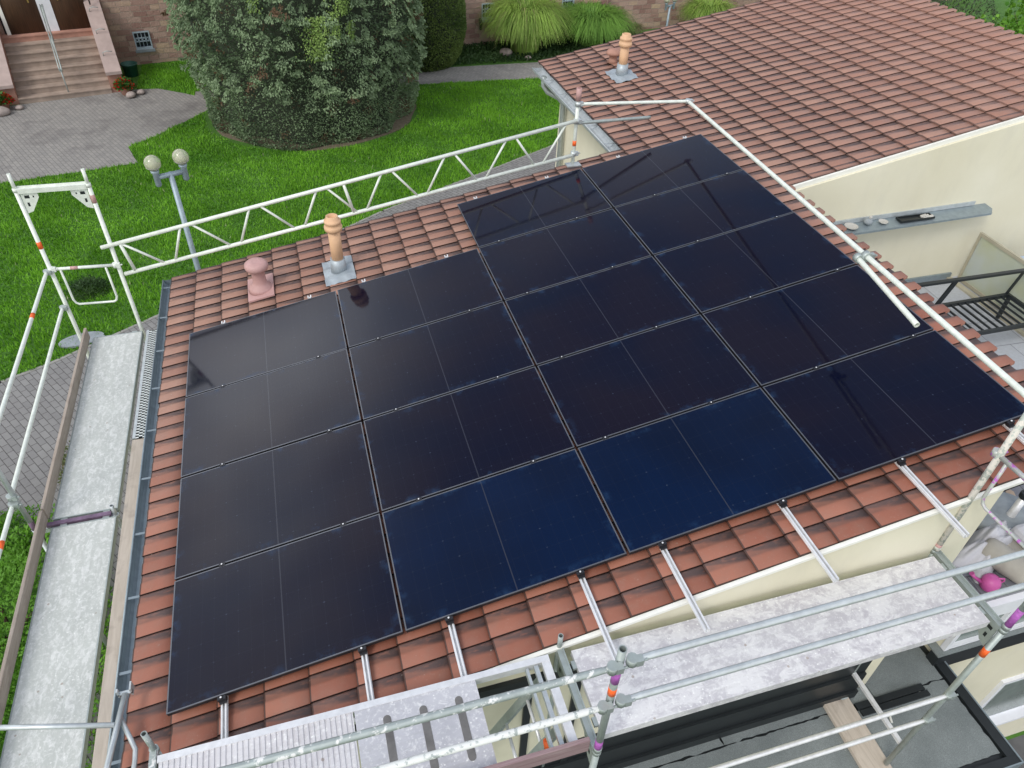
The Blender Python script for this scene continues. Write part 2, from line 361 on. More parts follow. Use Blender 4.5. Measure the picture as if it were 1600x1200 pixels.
def m_leaf(name, a, b, c3=None, k3=.93, trans=.25, rough=.55):
    t = NT(name); r_ = t.attr(); c = t.mix(r_, a, b); n = t.noise(.9, 3); c = t.mix(t.ramp(n, .35, .7), c, tuple(min(1, x*1.3) for x in b))
    if c3: c = t.mix(t.math('GREATER_THAN', r_, k3), c, c3)
    t.set(c, rough, 0, .3)
    tr = t.node('BsdfTranslucent'); t.link(c, tr.inputs[0]); ms = t.node('MixShader'); ms.inputs[0].default_value = trans
    o = t.t.nodes['Material Output']; t.link(t.b.outputs[0], ms.inputs[1]); t.link(tr.outputs[0], ms.inputs[2]); t.link(ms.outputs[0], o.inputs[0]); return t.m
M_TREE = m_leaf('conifer_foliage', (.038, .076, .038), (.250, .335, .185), (.17, .105, .060), .955)
M_LIME = m_leaf('lime_foliage', (.13, .22, .06), (.25, .36, .10))
M_BUSH = m_leaf('clipped_bush_foliage', (.055, .110, .026), (.165, .230, .060), (.22, .20, .04), .97)
M_PAMP = m_leaf('ornamental_grass_blades', (.10, .20, .03), (.30, .44, .09), (.34, .34, .14), .93)
M_LAWN = m_leaf('lawn_blades', (.058, .205, .010), (.175, .390, .030), (.42, .48, .26), .982)
M_SHRUB = m_leaf('bright_shrub_foliage', (.05, .17, .01), (.17, .34, .035))
M_DKSHR = m_leaf('dark_shrub_foliage', (.030, .055, .022), (.08, .11, .055))
M_COVER = m_leaf('ground_cover_leaves', (.020, .055, .018), (.06, .11, .035))
M_HERB = m_leaf('herb_foliage', (.05, .16, .01), (.13, .30, .03))
M_WEED = m_leaf('weed_foliage', (.08, .11, .04), (.17, .19, .08), (.20, .12, .08), .8)
M_GERA = m_leaf('geranium_leaves', (.03, .11, .02), (.08, .20, .04), (.50, .02, .015), .80)
M_BARK = simple('bark', (.10, .065, .045), .9, 0, .3, 10, .5)
M_SOIL = simple('soil', (.14, .115, .075), .95, 0, .3, 12, .5)
def m_lawn():
    t = NT('lawn_ground'); n = t.noise(1.3, 8, .7); c = t.mix(t.ramp(n, .3, .7), (.042, .130, .009), (.075, .200, .016))
    n2 = t.noise(35, 4); c = t.mix(t.math('MULTIPLY', t.ramp(n2, .4, .65), .45), c, (.028, .075, .010)); t.bump(n2, .8, .03); return t.set(c, .9)
M_GROUND = m_lawn()
M_ROCK = simple('garden_rock', (.36, .30, .27), .9, 0, .3, 6, .8)
M_GREENP = simple('green_plastic', (.025, .10, .075), .5)
M_LAMPM = m_metal('blue_grey_lamp_metal', (.36, .44, .49), .5, .4)
def m_globe():
    t = NT('frosted_lamp_globe'); t.set((.88, .90, .66), .08); t.b.inputs['Transmission Weight'].default_value = .7; return t.m
M_GLOBE = m_globe()
def m_bit():
    t = NT('bitumen_sheet'); n = t.noise(2.2, 7); c = t.mix(t.ramp(n, .35, .7), (.21, .24, .24), (.31, .345, .34))
    g = t.noise(160, 3, .7); c = t.mix(t.ramp(g, .42, .7), t.mix(.5, c, (.05, .055, .055)), c)
    s_ = t.math('MULTIPLY', t.ramp(t.noise(38, 4, .7), .66, .70), t.ramp(t.noise(1.2, 3), .45, .62)); c = t.mix(t.math('MULTIPLY', s_, .7), c, (.5, .5, .48))
    t.bump(g, .6, .003); return t.set(c, .85)
M_BIT = m_bit()
M_ASPH = simple('lower_yard_paving', (.10, .10, .105), .9, 0, .2, 4, .3)
M_BRONZE = simple('bronze_frame', (.40, .37, .28), .5, .1, .1)
def m_frost():
    t = NT('frosted_glass'); t.set(t.mix(t.ramp(t.noise(1.6, 3), .35, .65), (.55, .58, .40), (.58, .63, .60)), .25); t.b.inputs['Transmission Weight'].default_value = .35; return t.m
M_FROST = m_frost()
M_CONC = simple('concrete', (.27, .30, .32), .85, 0, .15, 8, .4)
M_CLOTH = simple('pale_cloth', (.50, .50, .53), .9, 0, .08)
M_CLOTHB = simple('beige_cushion', (.36, .34, .30), .9, 0, .1)
M_PINK = simple('pink_plastic', (.50, .09, .30), .45, 0, .1)
M_CERAM = simple('pale_ceramic', (.46, .45, .42), .5, 0, .15)
M_GGLASS = simple('grey_green_pane', (.16, .20, .18), .15)
M_CREAMS = simple('cream_shutter', (.70, .66, .50), .55, 0, .04)
M_LEAFB = simple('dry_leaf', (.40, .30, .22), .8)

# ------------------------------------------------------------------ main house
house = thing('house', 'cream plastered house with a low terracotta tiled roof stepping back beside the solar panels', 'house', (3.2, 2.5, GZ))
PU, PV = .3345, .2029; U0, V0 = -.335, 6.056
def make_roof():
    prof = [(0, .003), (.05, .001), (.32, .002), (.41, .0085), (.46, .0105), (.95, .0115), (.985, .0095)]
    V = []; F = []; UV = []; A = []
    def strip(u0, u1, vtop, vb, pf, knob=0, lift=.013, ph=None):
        b = len(V); r_ = RNG.random(); du, dz, tw = RNG.normal(0, .0028), RNG.normal(0, .0012), RNG.normal(0, .0030)
        us = [(u0-.004, lift-.016, .0), (u0-.004, lift-.004, 0), (u0+.004, lift, 0), (u0+(u1-u0)*.5, lift*.55, .5), (u1+.03, -.002, 1)]
        np_ = len(pf)
        for (uu, h, tt) in us:
            for (t, z) in pf:
                ex = knob if (knob and tt == 1 and .40 < t < .96) else 0
                if knob and tt == 1: h2 = h+.004
                else: h2 = h
                V.append(rp(uu+du+ex+(tw*t), vtop-(vtop-vb)*t, -.114+z+h2+dz)); UV.append((tt, t)); A.append(r_)
        for i in range(len(us)-1):
            for j in range(np_-1):
                a = b+i*np_+j; F.append((a, a+1, a+np_+1, a+np_))
        # side skirts: plateau end (v-), and start (v+) ; end cap at u+
        for j, dn in ((np_-1, .035), (0, .02)):
            c = len(V)
            for i, (uu, h, tt) in enumerate(us):
                q = V[b+i*np_+j]; V.append(q + rp(0, 0, -dn)); UV.append((tt, pf[j][0])); A.append(r_)
            for i in range(len(us)-1):
                F.append((b+i*np_+j, b+(i+1)*np_+j, c+i+1, c+i))
        c = len(V)
        for j in range(np_):
            V.append(V[b+(len(us)-1)*np_+j] + rp(0, 0, -.03)); UV.append((1, .7)); A.append(r_)
        for j in range(np_-1):
            F.append((b+(len(us)-1)*np_+j, b+(len(us)-1)*np_+j+1, c+j+1, c+j))
    flat = [(0, .0115), (.5, .0115), (1, .0095)]
    for k in range(38):
        u0 = U0+k*PU; u1 = u0+PU
        i0, i1 = (0, 32) if k <= 18 else ((-19, 32) if k <= 22 else (-19, 9))
        kn = .055 if k in (22, 37) else 0
        for i in range(i0, i1):
            if k == 22 and i < 9: kn_ = 0
            else: kn_ = kn
            strip(u0, u1-(.03 if kn_ else 0), V0-i*PV, V0-(i+1)*PV, prof, kn_)
        vt = V0-i0*PV
        strip(u0, u1, vt+.09, vt-.002, flat)           # verge tile on the far side
        if k >= 23: strip(u0, u1, 4.235, 4.13, flat)
    return V, F, UV, A
V, F, UV, A = make_roof()
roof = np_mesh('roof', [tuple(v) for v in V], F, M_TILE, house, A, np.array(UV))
roof['label'] = 'terracotta interlocking tiles with dark stains in their troughs'
# sarking under the tiles, keeps the roof opaque
b = MB()
for (ua, ub, va, vb) in ((-.30, 6.18, -.43, 6.12), (6.18, 7.30, -.43, 9.95), (7.30, 12.3, 4.14, 9.95)):
    b.prism([rp(ua, va, -.16), rp(ub, va, -.16), rp(ub, vb, -.16), rp(ua, vb, -.16)], (0,0,0), (0,0,-.08))
b.build('roof_deck', M_DARK, house)
# verge trims (white) : lower verge and the step beside the terrace
for (ua, ub, v, hh) in ((-.3, 7.27, -.448, .028), (7.34, 12.4, 4.122, .060)):
    b = MB(); b.prism([rp(ua, v, -.110), rp(ub, v, -.110), rp(ub, v, -.110-hh), rp(ua, v, -.110-hh)], (0,-.022,0), (0,.012,0))
    b.build('verge_trim', M_TRIM, house)
# walls
b = MB()
def wall_poly(x0, x1, y, z0, dz=-.25):
    return [(x0, y, z0), (x1, y, z0), (x1, y, x1*math.tan(TH)+dz), (x0, y, x0*math.tan(TH)+dz)]
b.prism(wall_poly(-.02, 6.36, -.44, -6.3, -.155), (0,0,0), (0,.32,0))      # gable towards the camera
b.prism(wall_poly(6.36, 7.3, 3.0, -.47), (0,0,0), (0,.1,0))
b.prism([(6.30, -.12, -6.3), (6.30, 4.05, -6.3), (6.30, 4.05, .98), (6.30, -.12, .98)], (0,0,0), (.06,0,0))
b.prism([(-.02, -.12, -6.3), (-.02, 5.96, -6.3), (-.02, 5.96, -.26), (-.02, -.12, -.26)], (0,0,0), (.2,0,0))
b.prism(wall_poly(.18, 6.30, 5.76, -3.3), (0,0,0), (0,.2,0))
b.prism([(6.30, 5.60, -3.3), (6.30, 9.72, -3.3), (6.30, 9.72, .96), (6.30, 5.60, .96)], (0,0,0), (.2,0,0))
b.prism(wall_poly(6.50, 12.0, 9.52, -3.3), (0,0,0), (0,.2,0))
b.prism(wall_poly(6.36, 12.0, 4.07, -3.3, -.175), (0,0,0), (0,.2,0))
b.prism([(11.8, 4.27, -3.3), (11.8, 9.52, -3.3), (11.8, 9.52, 2.05), (11.8, 4.27, 2.05)], (0,0,0), (.2,0,0))
b.prism([(7.30, -.36, -6.3), (12.0, -.36, -6.3), (12.0, -.36, -.63), (7.30, -.36, -.63)], (0,.005,0), (0,.24,0)); b.prism([(6.37, .45, -2.3), (7.30, .45, -2.3), (7.30, .45, -.63), (6.37, .45, -.63)], (0,0,0), (0,.2,0))
wl = b.build('wall', M_PLAST, house)
# cream shutters with black frames under the working deck
wf = MB()
for (x0, x1, z0, z1) in ((1.15, 2.98, -.04, .09), (1.15, 2.98, -1.75, -1.68)): wf.box((x0, -.475, z0), (x1, -.438, z1))
for x in (1.15, 2.52, 2.92): wf.box((x, -.48, -1.68), (x+.06, -.437, -.04))
win = wf.build('window', M_BLACK, house)
sh = MB(); sh.box((1.21, -.46, -1.68), (2.52, -.439, -.04)); sh.box((2.58, -.46, -1.68), (2.92, -.439, -.04)); sh.build('shutter', M_CREAMS, win)
wf = MB()
for (x0, x1, z0, z1) in ((7.36, 9.9, -.90, -.84), (7.36, 9.9, -1.87, -1.82)): wf.box((x0, -.41, z0), (x1, -.352, z1))
for x in (7.30, 7.9, 9.0, 9.88): wf.box((x, -.412, -1.878), (x+.06, -.351, -.838))
win = wf.build('window', M_WHITEP, house)
g = MB(); g.box((7.36, -.375, -1.82), (9.9, -.353, -.90)); g.build('pane', M_GGLASS, win)
b = MB(); b.box((7.20, -.46, -2.17), (12, -.352, -1.90)); b.build('fascia', M_BLACK, house); b = MB(); b.box((7.20, -.455, -1.898), (12, -.20, -1.88)); b.build('ledge', M_BIT, house)
for (x0, x1, z0, z1) in ((9.10, 10.6, -4.75, -3.55), (8.9, 9.6, -6.0, -5.1)):
    wf = MB(); wf.box((x0, -.40, z0), (x1, -.353, z1)); wf.box((x0-.08, -.52, z0-.06), (x1+.08, -.40, z0)); win = wf.build('window', M_WHITEP, house)
    g = MB(); g.box((x0+.07, -.408, z0+.07), (x1-.07, -.400, z1-.07)); g.build('pane', M_GGLASS, win)
# ledge on the wall of the stepped-back part, sheet metal with an upstand
b = MB(); b.prism([(8.02, 3.84, .68), (10.42, 3.84, .72), (10.50, 3.93, .73), (10.50, 4.069, .74), (8.02, 4.069, .70)], (0,0,-.03), (0,0,.0))
ws = b.build('window_sill', M_ZINC, house); b = MB(); b.prism([(8.02, 4.05, .702), (10.30, 4.05, .742), (10.30, 4.05, .80), (8.02, 4.05, .76)], (0,0,0), (0,.018,0)); b.build('upstand', M_ZINCL, ws)
# gutters
def gutter(x, y0, y1, z, wd=.075):
    b = MB(); n = 8; P = []
    for k in range(n+1):
        a = PI+PI*k/n; P.append((x+wd*math.cos(a), z+wd*math.sin(a)*1.05))
    Q = [(x+(px-x)*.93, z+(pz-z)*.93+.002) for px, pz in P]
    vs = []
    for y in (y0, y1):
        vs += [(px, y, pz) for px, pz in P]+[(px, y, pz) for px, pz in Q]
    m = 2*(n+1); fs = []
    for k in range(n):
        fs += [(k, k+1, m+k+1, m+k), (n+1+k+1, n+1+k, m+n+1+k, m+n+2+k), (k, n+1+k, n+2+k, k+1), (m+k+1, m+n+2+k, m+n+1+k, m+k)]
    fs += [(0, m, m+n+1, n+1), (n, n+n+1, m+2*n+1, m+n)]
    b.add(vs, fs); b.tube([(x-wd, y0, z+.004), (x-wd, y1, z+.004)], .009, 8)
    for y in (y0, y1): b.add([(px, y, pz) for px, pz in P], [tuple(range(n+1))])
    y = y0+.3
    while y < y1:
        b.box((x-wd+.004, y-.012, z-.006), (x+wd, y+.012, z)); y += .68
    return b
g1 = gutter(-.345, -.45, 6.16, -.190); g1.build('gutter', M_ZINC, house)
g2 = gutter(5.88, 6.20, 9.86, .985, .095); g2.build('gutter', M_ZINCL, house)
b = MB(); b.prism([(5.95, 6.20, .93), (6.16, 6.20, 1.055), (6.16, 9.86, 1.055), (5.95, 9.86, .93)], (0,0,-.006), (0,0,0)); b.build('gutter_apron', M_ZINCL, house)
b = MB(); b.tube([(5.90, 9.55, .94), (5.90, 9.55, .78), (5.97, 9.50, .68), (6.15, 9.40, .60), (6.22, 9.34, .50), (6.22, 9.32, -3.2)], .045); b.build('downpipe', M_GALVD, house)
b = MB(); b.box((6.285, 6.05, .1), (6.30, 6.55, .8)); b.build('wall_panel', M_WHITEP, house)
# pipes through the tiles
def pipe(u, v, h, label, lead=True):
    p = rp(u, v, -.10); x, y, z = p
    f = MB()
    sx, sy = .19, .26
    n = 12; vs = []; fs = []
    for i in range(n+1):
        for j in range(n+1):
            uu = -sx+2*sx*i/n; vv = -sy+2*sy*j/n
            hgt = .008+.012*math.sin(vv*31)+.006*math.sin(uu*40+vv*13)
            r_ = math.hypot(uu, vv)
            hgt += .05*math.exp(-(r_/.11)**2)
            vs.append(rp(u+uu, v+vv, -.085+hgt))
    for i in range(n):
        for j in range(n): a = i*(n+1)+j; fs.append((a, a+1, a+n+2, a+n+1))
    f.add(vs, fs, True)
    f.tube([(x, y, z), (x, y, z+.20)], [.105, .088], 20)
    fl = f.build('flashing', M_LEAD, house)
    b = MB(); b.tube([(x, y, z+.12), (x, y, z+h-.10)], .072, 24)
    vp = b.build('vent_pipe', M_TERRA, house); vp['label'] = label
    c = MB(); c.lathe((x, y, z+h-.16), [(.076, 0), (.104, .012), (.108, .06), (.098, .066), (.094, .105), (.100, .11), (.098, .14), (.074, .145), (.071, .19), (.058, .195), (.055, .155)], 24)
    c.build('cap', M_TERRA, vp)
pipe(1.82, 5.13, .74, 'orange vent pipe with stepped cap standing in lead flashing near the lattice girder')
pipe(6.98, 8.47, .62, 'orange vent pipe on the far roof')
b = MB(); p = rp(.84, 5.22, -.10)
b.prism([rp(.68, 5.50, -.085), rp(1.0, 5.50, -.085), rp(1.0, 5.0, -.085), rp(.68, 5.0, -.085)], (0,0,0), rp(0,0,.022))
b.lathe(p, [(.155, .02), (.135, .07), (.092, .11), (.082, .14), (.078, .28), (.09, .295), (.095, .305)], 28)
mv = b.build('mushroom_vent', M_PINKP, house, world=True); mv['label'] = 'faded pink plastic vent with round cap'
b = MB(); b.lathe(p+Vector((0,0,.31)), [(.100, 0), (.132, .012), (.142, .045), (.136, .080), (.108, .104), (.055, .114)], 28); b.build('cap', M_PINKP, mv)
b = MB(); p = rp(7.08, 9.10, -.10); b.lathe(p, [(.10, 0), (.07, .05), (.06, .12), (.12, .13), (.13, .16), (.10, .20), (.05, .22)], 20); b.build('mushroom_vent', simple('clay_vent', (.36, .19, .14), .7), house)

# ------------------------------------------------------------------ solar panels
PP, PQ = 1.76, 1.154; LX, LY = 1.738, 1.134
def make_panel(label):
    t = thing('solar_panel', label, 'solar panel', (0,0,0), 'black solar panels on the tiled roof')
    f = MB(); wd, hh = .010, .035
    for a, c in (((0,0,-.006),(LX,wd,0)), ((0,LY-wd,-.006),(LX,LY,0)), ((0,wd,-.006),(wd,LY-wd,0)), ((LX-wd,wd,-.006),(LX,LY-wd,0))): f.box(a, c)
    f.build('frame', M_PEDGE_LIT, t, world=False)
    g = MB(); g.add([(wd,wd,-.0015),(LX-wd,wd,-.0015),(LX-wd,LY-wd,-.0015),(wd,LY-wd,-.0015)], [(0,1,2,3)]); g.build('glass', M_GLASS, t, world=False)
    k = MB(); k.box((.001,.001,-hh),(LX-.001,LY-.001,-.0065)); k.build('frame_side', M_PSIDE, t, world=False)
    return t
ords = ['bottom', 'second from bottom', 'third from bottom', 'fourth from bottom', 'topmost']
cols = ['leftmost column beside the gutter', 'second column from the left', 'third column from the left', 'rightmost column under the long tube']
extra = {(0,0): 'solar panel at the lower left corner of the array, nearest the ribbed deck',
 (0,3): 'solar panel at the upper left corner of the array just below the pink mushroom vent',
 (1,3): 'solar panel just below the orange vent pipe, topmost of the second column from the left',
 (2,4): 'solar panel reflecting the lattice girder, topmost of the third column from the left',
 (3,4): 'solar panel at the far upper right corner, reflecting the bent scaffold tubes',
 (3,0): 'solar panel at the lower right corner behind the grey scaffold standard',
 (1,0): 'deep blue solar panel at the bottom of the second column from the left',
 (2,0): 'deep blue solar panel at the bottom of the third column from the left'}
P0 = None
for ci in range(4):
    for ri in range(4 if ci < 2 else 5):
        lab = extra.get((ci, ri), 'black solar panel, %s in the %s' % (ords[ri], cols[ci]))
        if ri == 3 and ci >= 2: lab = 'black solar panel, second from the top in the %s' % cols[ci]
        loc = rp(ci*PP+.004, ri*PQ+.004, 0)
        if P0 is None: P0 = make_panel(lab); o = P0
        else: o = dup(P0, loc, lab)
        if (ci, ri) in ((1, 0), (2, 0)):
            for ch in o.children:
                if ch.name.startswith('glass'): ch.data = ch.data.copy(); ch.data.materials[0] = M_GLASSB
        o.location = loc; o.rotation_euler = (RNG.normal(0, .0012), -TH+RNG.normal(0, .0012), RNG.normal(0, .0006))
# mounting rails with clamps
RU = [.40, 1.43, 2.09, 3.12, 3.785, 4.79, 5.82, 6.80]; RE = [-.30, -.42, -.46, -.80, -.74, -.72, -.74, -.76]
rl = ['leftmost at the lower panel edge, ending at the ribbed deck', 'second rail from the left, ending over the ribbed deck', 'third rail from the left, ending at the slotted hatch plate',
      'long rail poking out above the post with the orange band', 'rail crossing the plastered deck board, right of the orange-banded post', 'crossing the wall to the middle of the plastered deck board', 'rail ending in front of the lower wall corner', 'rightmost rail, beyond the grey standard at the picture edge']
for i, (u, e) in enumerate(zip(RU, RE)):
    top = 4 if u < 3.3 else 5
    loc = rp(u, 0, 0)
    t = thing('mounting_rail', 'bright aluminium mounting rail, ' + rl[i], 'rail', (0,0,0), 'aluminium rails under the solar panels')
    t.location = loc; t.rotation_euler = (0, -TH, 0)
    b = MB(); y1 = top*PQ+.05
    b.box((-.020, e, -.075), (.020, y1, -.070)); b.box((-.020, e, -.070), (-.008, y1, -.038)); b.box((.008, e, -.070), (.020, y1, -.038)); b.box((-.024, e, -.058), (-.0205, y1, -.052)); b.box((.0205, e, -.058), (.024, y1, -.052))
    b.build('rail', M_ALU, t, world=False)
    b = MB(); b.box((-.030, -.030, -.036), (.030, -.004, .002)); b.box((-.026, -.048, -.036), (.026, -.030, -.026)); b.tube([(0, -.018, .002), (0, -.018, .010)], .008, 8); b.build('end_clamp', M_PSIDE, t, world=False)
    b = MB(); b.tube([(0, -.018, .010), (0, -.018, .016)], .007, 8); b.build('bolt', M_ALU, t, world=False)
    b = MB(); b.box((-.022, top*PQ-.012, -.036), (-.010, top*PQ+.035, .006)); b.box((.010, top*PQ-.012, -.036), (.022, top*PQ+.035, .006)); b.box((-.022, top*PQ-.008, -.036), (.022, top*PQ+.03, -.012)); b.build('end_clamp', M_ALU, t, world=False)
    for r_ in range(1, top):
        if i >= 4 or True:
            y = r_*PQ-.006
            b = MB(); b.box((-.026, y-.016, .0006), (.026, y+.016, .0036)); b.tube([(0, y, .003), (0, y, .009)], .007, 8)
            c = b.build('middle_clamp', M_PSIDE, t, world=False)
            b = MB(); b.tube([(0, y, .0092), (0, y, .012)], .0065, 8); b.build('bolt', M_ALU, c, world=False)

# ------------------------------------------------------------------ scaffolding
GF = 'scaffold frames round the house'; GD = 'scaffold deck boards'; GR = 'scaffold guard rails'
TR = .0242
def clamp(b, p, d=(0,0,1), r=.040):
    p = Vector(p); b.tube([p-Vector(d)*.028, p+Vector(d)*.028], r, 10)
    q = p+Vector((r+.004, -.01, .0)); b.box(q-Vector((.02,.022,.026)), q+Vector((.02,.022,.026)))
    b.tube([q+Vector((0,0,-.01)), q+Vector((.045,-.01,.01))], .009, 6)
def gusset(b, x, y, z, sx, sy):                   # perforated corner plate under a transom
    d = Vector((sx, sy, 0)); o = Vector((x, y, z)); t = .005; nn = Vector((-sy, sx, 0))*t
    P = [o+d*.03, o+d*.20, o+d*.20+Vector((0,0,-.06)), o+d*.09+Vector((0,0,-.22)), o+d*.03+Vector((0,0,-.24))]
    b.prism([p+Vector((0,0,-.03)) for p in P], -nn, nn)
def make_frame(label, p0, p1, zt, zb, mat, bands=(), purple=(), top=.20, gus=True):
    """two standards joined by a transom at height zt; spigots rise above it"""
    p0 = Vector((*p0, 0)); p1 = Vector((*p1, 0)); t = thing('scaffold_trestle', label, 'scaffold frame', (p0.x, p0.y, zb), GF)
    d = (p1-p0).normalized()
    for p in (p0, p1):
        z0 = zb if not isinstance(zb, (tuple, list)) else zb[0]
        b = MB(); b.tube([(p.x, p.y, zb), (p.x, p.y, zt)], TR); b.tube([(p.x, p.y, zt-.01), (p.x, p.y, zt+.03)], TR+.005, 12); b.tube([(p.x, p.y, zt), (p.x, p.y, zt+top)], TR*.78, 12, hollow=True)
        b.build('standard', mat, t)
    b = MB(); a0 = p0+d*.02+Vector((0,0,zt)); a1 = p1-d*.02+Vector((0,0,zt)); b.beam(a0, a1, .048, .055)
    b.beam(a0+Vector((0,0,.03))+Vector((-d.y, d.x, 0))*.018, a1+Vector((0,0,.03))+Vector((-d.y, d.x, 0))*.018, .008, .03)
    b.build('transom', mat, t)
    if gus:
        b = MB(); gusset(b, p0.x, p0.y, zt, d.x, d.y); b.build('gusset_plate', mat, t)
        b = MB(); gusset(b, p1.x, p1.y, zt, -d.x, -d.y); b.build('gusset_plate', mat, t)
        for (pp, dd) in ((p0, d), (p1, -d)):
            for (da, dz_, w_, h_) in ((.085, -.075, .05, .035), (.075, -.165, .022, .045), (.15, -.075, .014, .02)):
                c = pp+dd*da+Vector((0, 0, zt+dz_)); b = MB(); b.beam(c-dd*w_/2, c+dd*w_/2, .0125, h_); b.build('slot', M_BLACK, t)
    for (i, z, h, m) in bands:
        p = (p0, p1)[i]; b = MB(); b.tube([(p.x, p.y, z), (p.x, p.y, z+h)], TR+.0015); b.build('tape_band', m, t)
    return t
# far end frame of the left bay (guard height frame)
make_frame('tall pale frame standing on the lawn side at the far end of the left scaffold', (-1.491, 5.72), (-.757, 5.69), 1.403, -3.15, M_WHITE, [(0, .685, .09, M_ORANGE), (1, 1.198, .10, M_PINKP)])
make_frame('middle frame of the left scaffold with a purple-stained transom between two pale boards', (-1.476, 2.559), (-.757, 2.559), -.623, -3.15, M_GALV, [(0, -.60, .12, M_MAUVE)], top=.16, gus=False)
b = MB(); b.tube([(-1.476, 2.559, -.60), (-1.476, 2.559, 1.45)], TR)
tag(b.build('scaffold_post', M_GALV), 'grey outer post of the left scaffold with a purple foot, at the left picture edge', 'post', GF)
b = MB(); b.beam((-1.36, 2.559, -.573), (-.79, 2.559, -.573), .045, .03)
tag(b.build('deck_lock_bar', M_MAUVE), 'purple-stained bar locking the two pale left deck boards', 'bar')
make_frame('near frame of the left scaffold below the picture edge', (-1.476, -.56), (-.757, -.56), -.623, -3.15, M_GALV, gus=False)
# right-hand front bay frames
FY0, FY1, FZ = -.45, -1.19, .38
make_frame('frame between the ribbed deck and the plastered deck, its inner post rising beside the tiles', (2.76, FY0), (2.76, FY1), FZ, -2.02, M_GALVD, [(1, -.10, .001, M_GALVD)], top=.18)
make_frame('right frame with orange band under the plastered deck, standing on the canopy plank', (6.02, FY0), (6.02, FY1), FZ, -2.0, M_GALVD, [(1, .03, .10, M_ORANGE)], top=.10)
make_frame('left end frame of the ribbed deck, its open splashed tube end showing above the tiles', (.06, FY0+.02), (.06, FY1), FZ, -4.2, M_GALVS, top=.24)
def post(label, x, y, z0, z1, bands, mat=M_GALVD):
    t = thing('scaffold_post', label, 'post', (x, y, z0), 'upright scaffold posts')
    b = MB(); b.tube([(x, y, z0), (x, y, z1)], TR, 16, hollow=True); b.build('tube', mat, t)
    b = MB(); b.tube([(x, y, z0), (x, y, z0+.04)], TR+.005, 14); b.build('collar', mat, t)
    for z, h, m in bands: b = MB(); b.tube([(x, y, z), (x, y, z+h)], TR+.0012, 16); b.build('tape_band', m, t)
post('grey post with magenta and orange bands where the front guard rails meet', 2.76, -1.19, .42, 1.66, [(.44, .12, M_PURPLE), (1.17, .075, M_ORANGE), (1.31, .13, M_PURPLE)])
post('grey post with a magenta foot rising at the lower right picture edge', 6.02, -1.19, .42, 2.6, [(.45, .22, M_PURPLE)])
post('plaster-flecked post at the right, joined to the long tube over the panels', 6.02, -.45, .42, 2.12, [(.42, .07, M_PINKP)], m_metal('plaster_flecked_tube', (.50, .54, .48), .55, .4, 1.5, (.66, .62, .55)))
# guard rails (each pole one thing)
def rail(label, a, b_, mat=M_GALV, name='guard_rail', cat='guard rail', r=.0195, ends=True, bands=()):
    a = Vector(a); b_ = Vector(b_); d = (b_-a).normalized(); t = thing(name, label, cat, tuple(a), GR if name == 'guard_rail' else None)
    b = MB(); P = [a, a+d*.05, a+d*.12, b_-d*.12, b_-d*.05, b_]; b.tube(P, [r*.8, r*.85, r, r, r*.85, r*.8] if ends else r, 14, hollow=not ends); b.build('tube', mat, t)
    if ends:
        b = MB(); clamp(b, a, (0,0,1), .032); b.build('wedge_clamp', M_GALVD, t); b = MB(); clamp(b, b_, (0,0,1), .032); b.build('wedge_clamp', M_GALVD, t)
    for f, h, m in bands:
        p = a.lerp(b_, f); b = MB(); b.tube([p, p+d*h], r+.0015, 14); b.build('tape_band', m, t)
    return t
rail('upper guard rail in front of the plastered deck, running off to the right', (2.81, -1.225, 1.58), (6.02, -1.225, 1.60), M_GALV, r=.021)
rail('lower guard rail in front of the plastered deck with a white drip', (2.81, -1.225, 1.12), (6.02, -1.225, 1.14), M_GALV, r=.021, bands=[(.92, .05, M_TRIM)])
rail('upper splashed guard rail in front of the ribbed deck', (.06, -1.225, 1.58), (2.70, -1.225, 1.55), M_GALVS, r=.021)
rail('lower guard rail in front of the ribbed deck, thick with dried plaster', (.06, -1.225, 1.12), (2.70, -1.225, 1.10), m_metal('plastered_tube', (.45, .5, .48), .6, .3, 2.1, (.72, .73, .70)), r=.021)
rail('upper of the two pale tubes crossing the black canopy roof', (2.76, -1.20, -.60), (6.02, -1.20, -.61), M_ALU)
rail('lower of the two pale tubes crossing the black canopy roof', (2.76, -1.20, -1.02), (6.02, -1.20, -1.06), M_ALU)
rail('upper left guard rail running down from the tall pale frame', (-1.527, 5.67, .397), (-1.507, 2.559, .397), M_WHITE, bands=[(.28, .09, M_ORANGE)], r=.021)
rail('lower left guard rail running down from the tall pale frame', (-1.527, 5.67, -.116), (-1.507, 2.559, -.116), M_WHITE, r=.021)
rail('near left guard rail with an orange band beside the green herbs', (-1.512, 2.53, -.19), (-1.512, -.56, -.17), M_WHITE, bands=[(.14, .09, M_ORANGE)], r=.021)
# end guard with U loop on the tall frame
def end_guard(label, a, b_, drop, mat, band=None):
    a = Vector(a); b_ = Vector(b_); d = b_-a; t = thing('end_guard', label, 'end guard', tuple(a), 'scaffold end guards')
    b = MB(); b.tube([a, b_], .019); b.build('top_rail', mat, t)
    b = MB(); q0 = a+d*.14; q1 = a+d*.84; dn = Vector((0,0,-drop))
    b.tube([q0, q0+dn*.86, q0+dn*.96+d*.025, q0+dn+d*.07, q1+dn-d*.07, q1+dn*.96-d*.025, q1+dn*.86, q1], .0135, 10); b.build('loop', mat, t)
    for p in (a, b_): b = MB(); clamp(b, p, (0,0,1), .031); b.build('wedge_clamp', mat, t)
    if band: b = MB(); b.tube([a.lerp(b_, .30), a.lerp(b_, .42)], .0205); b.build('tape_band', band, t)
end_guard('pale end guard with a U loop hanging in the tall left frame', (-1.476, 5.69, .418), (-.778, 5.66, .397), .51, M_WHITE, M_PINKP)
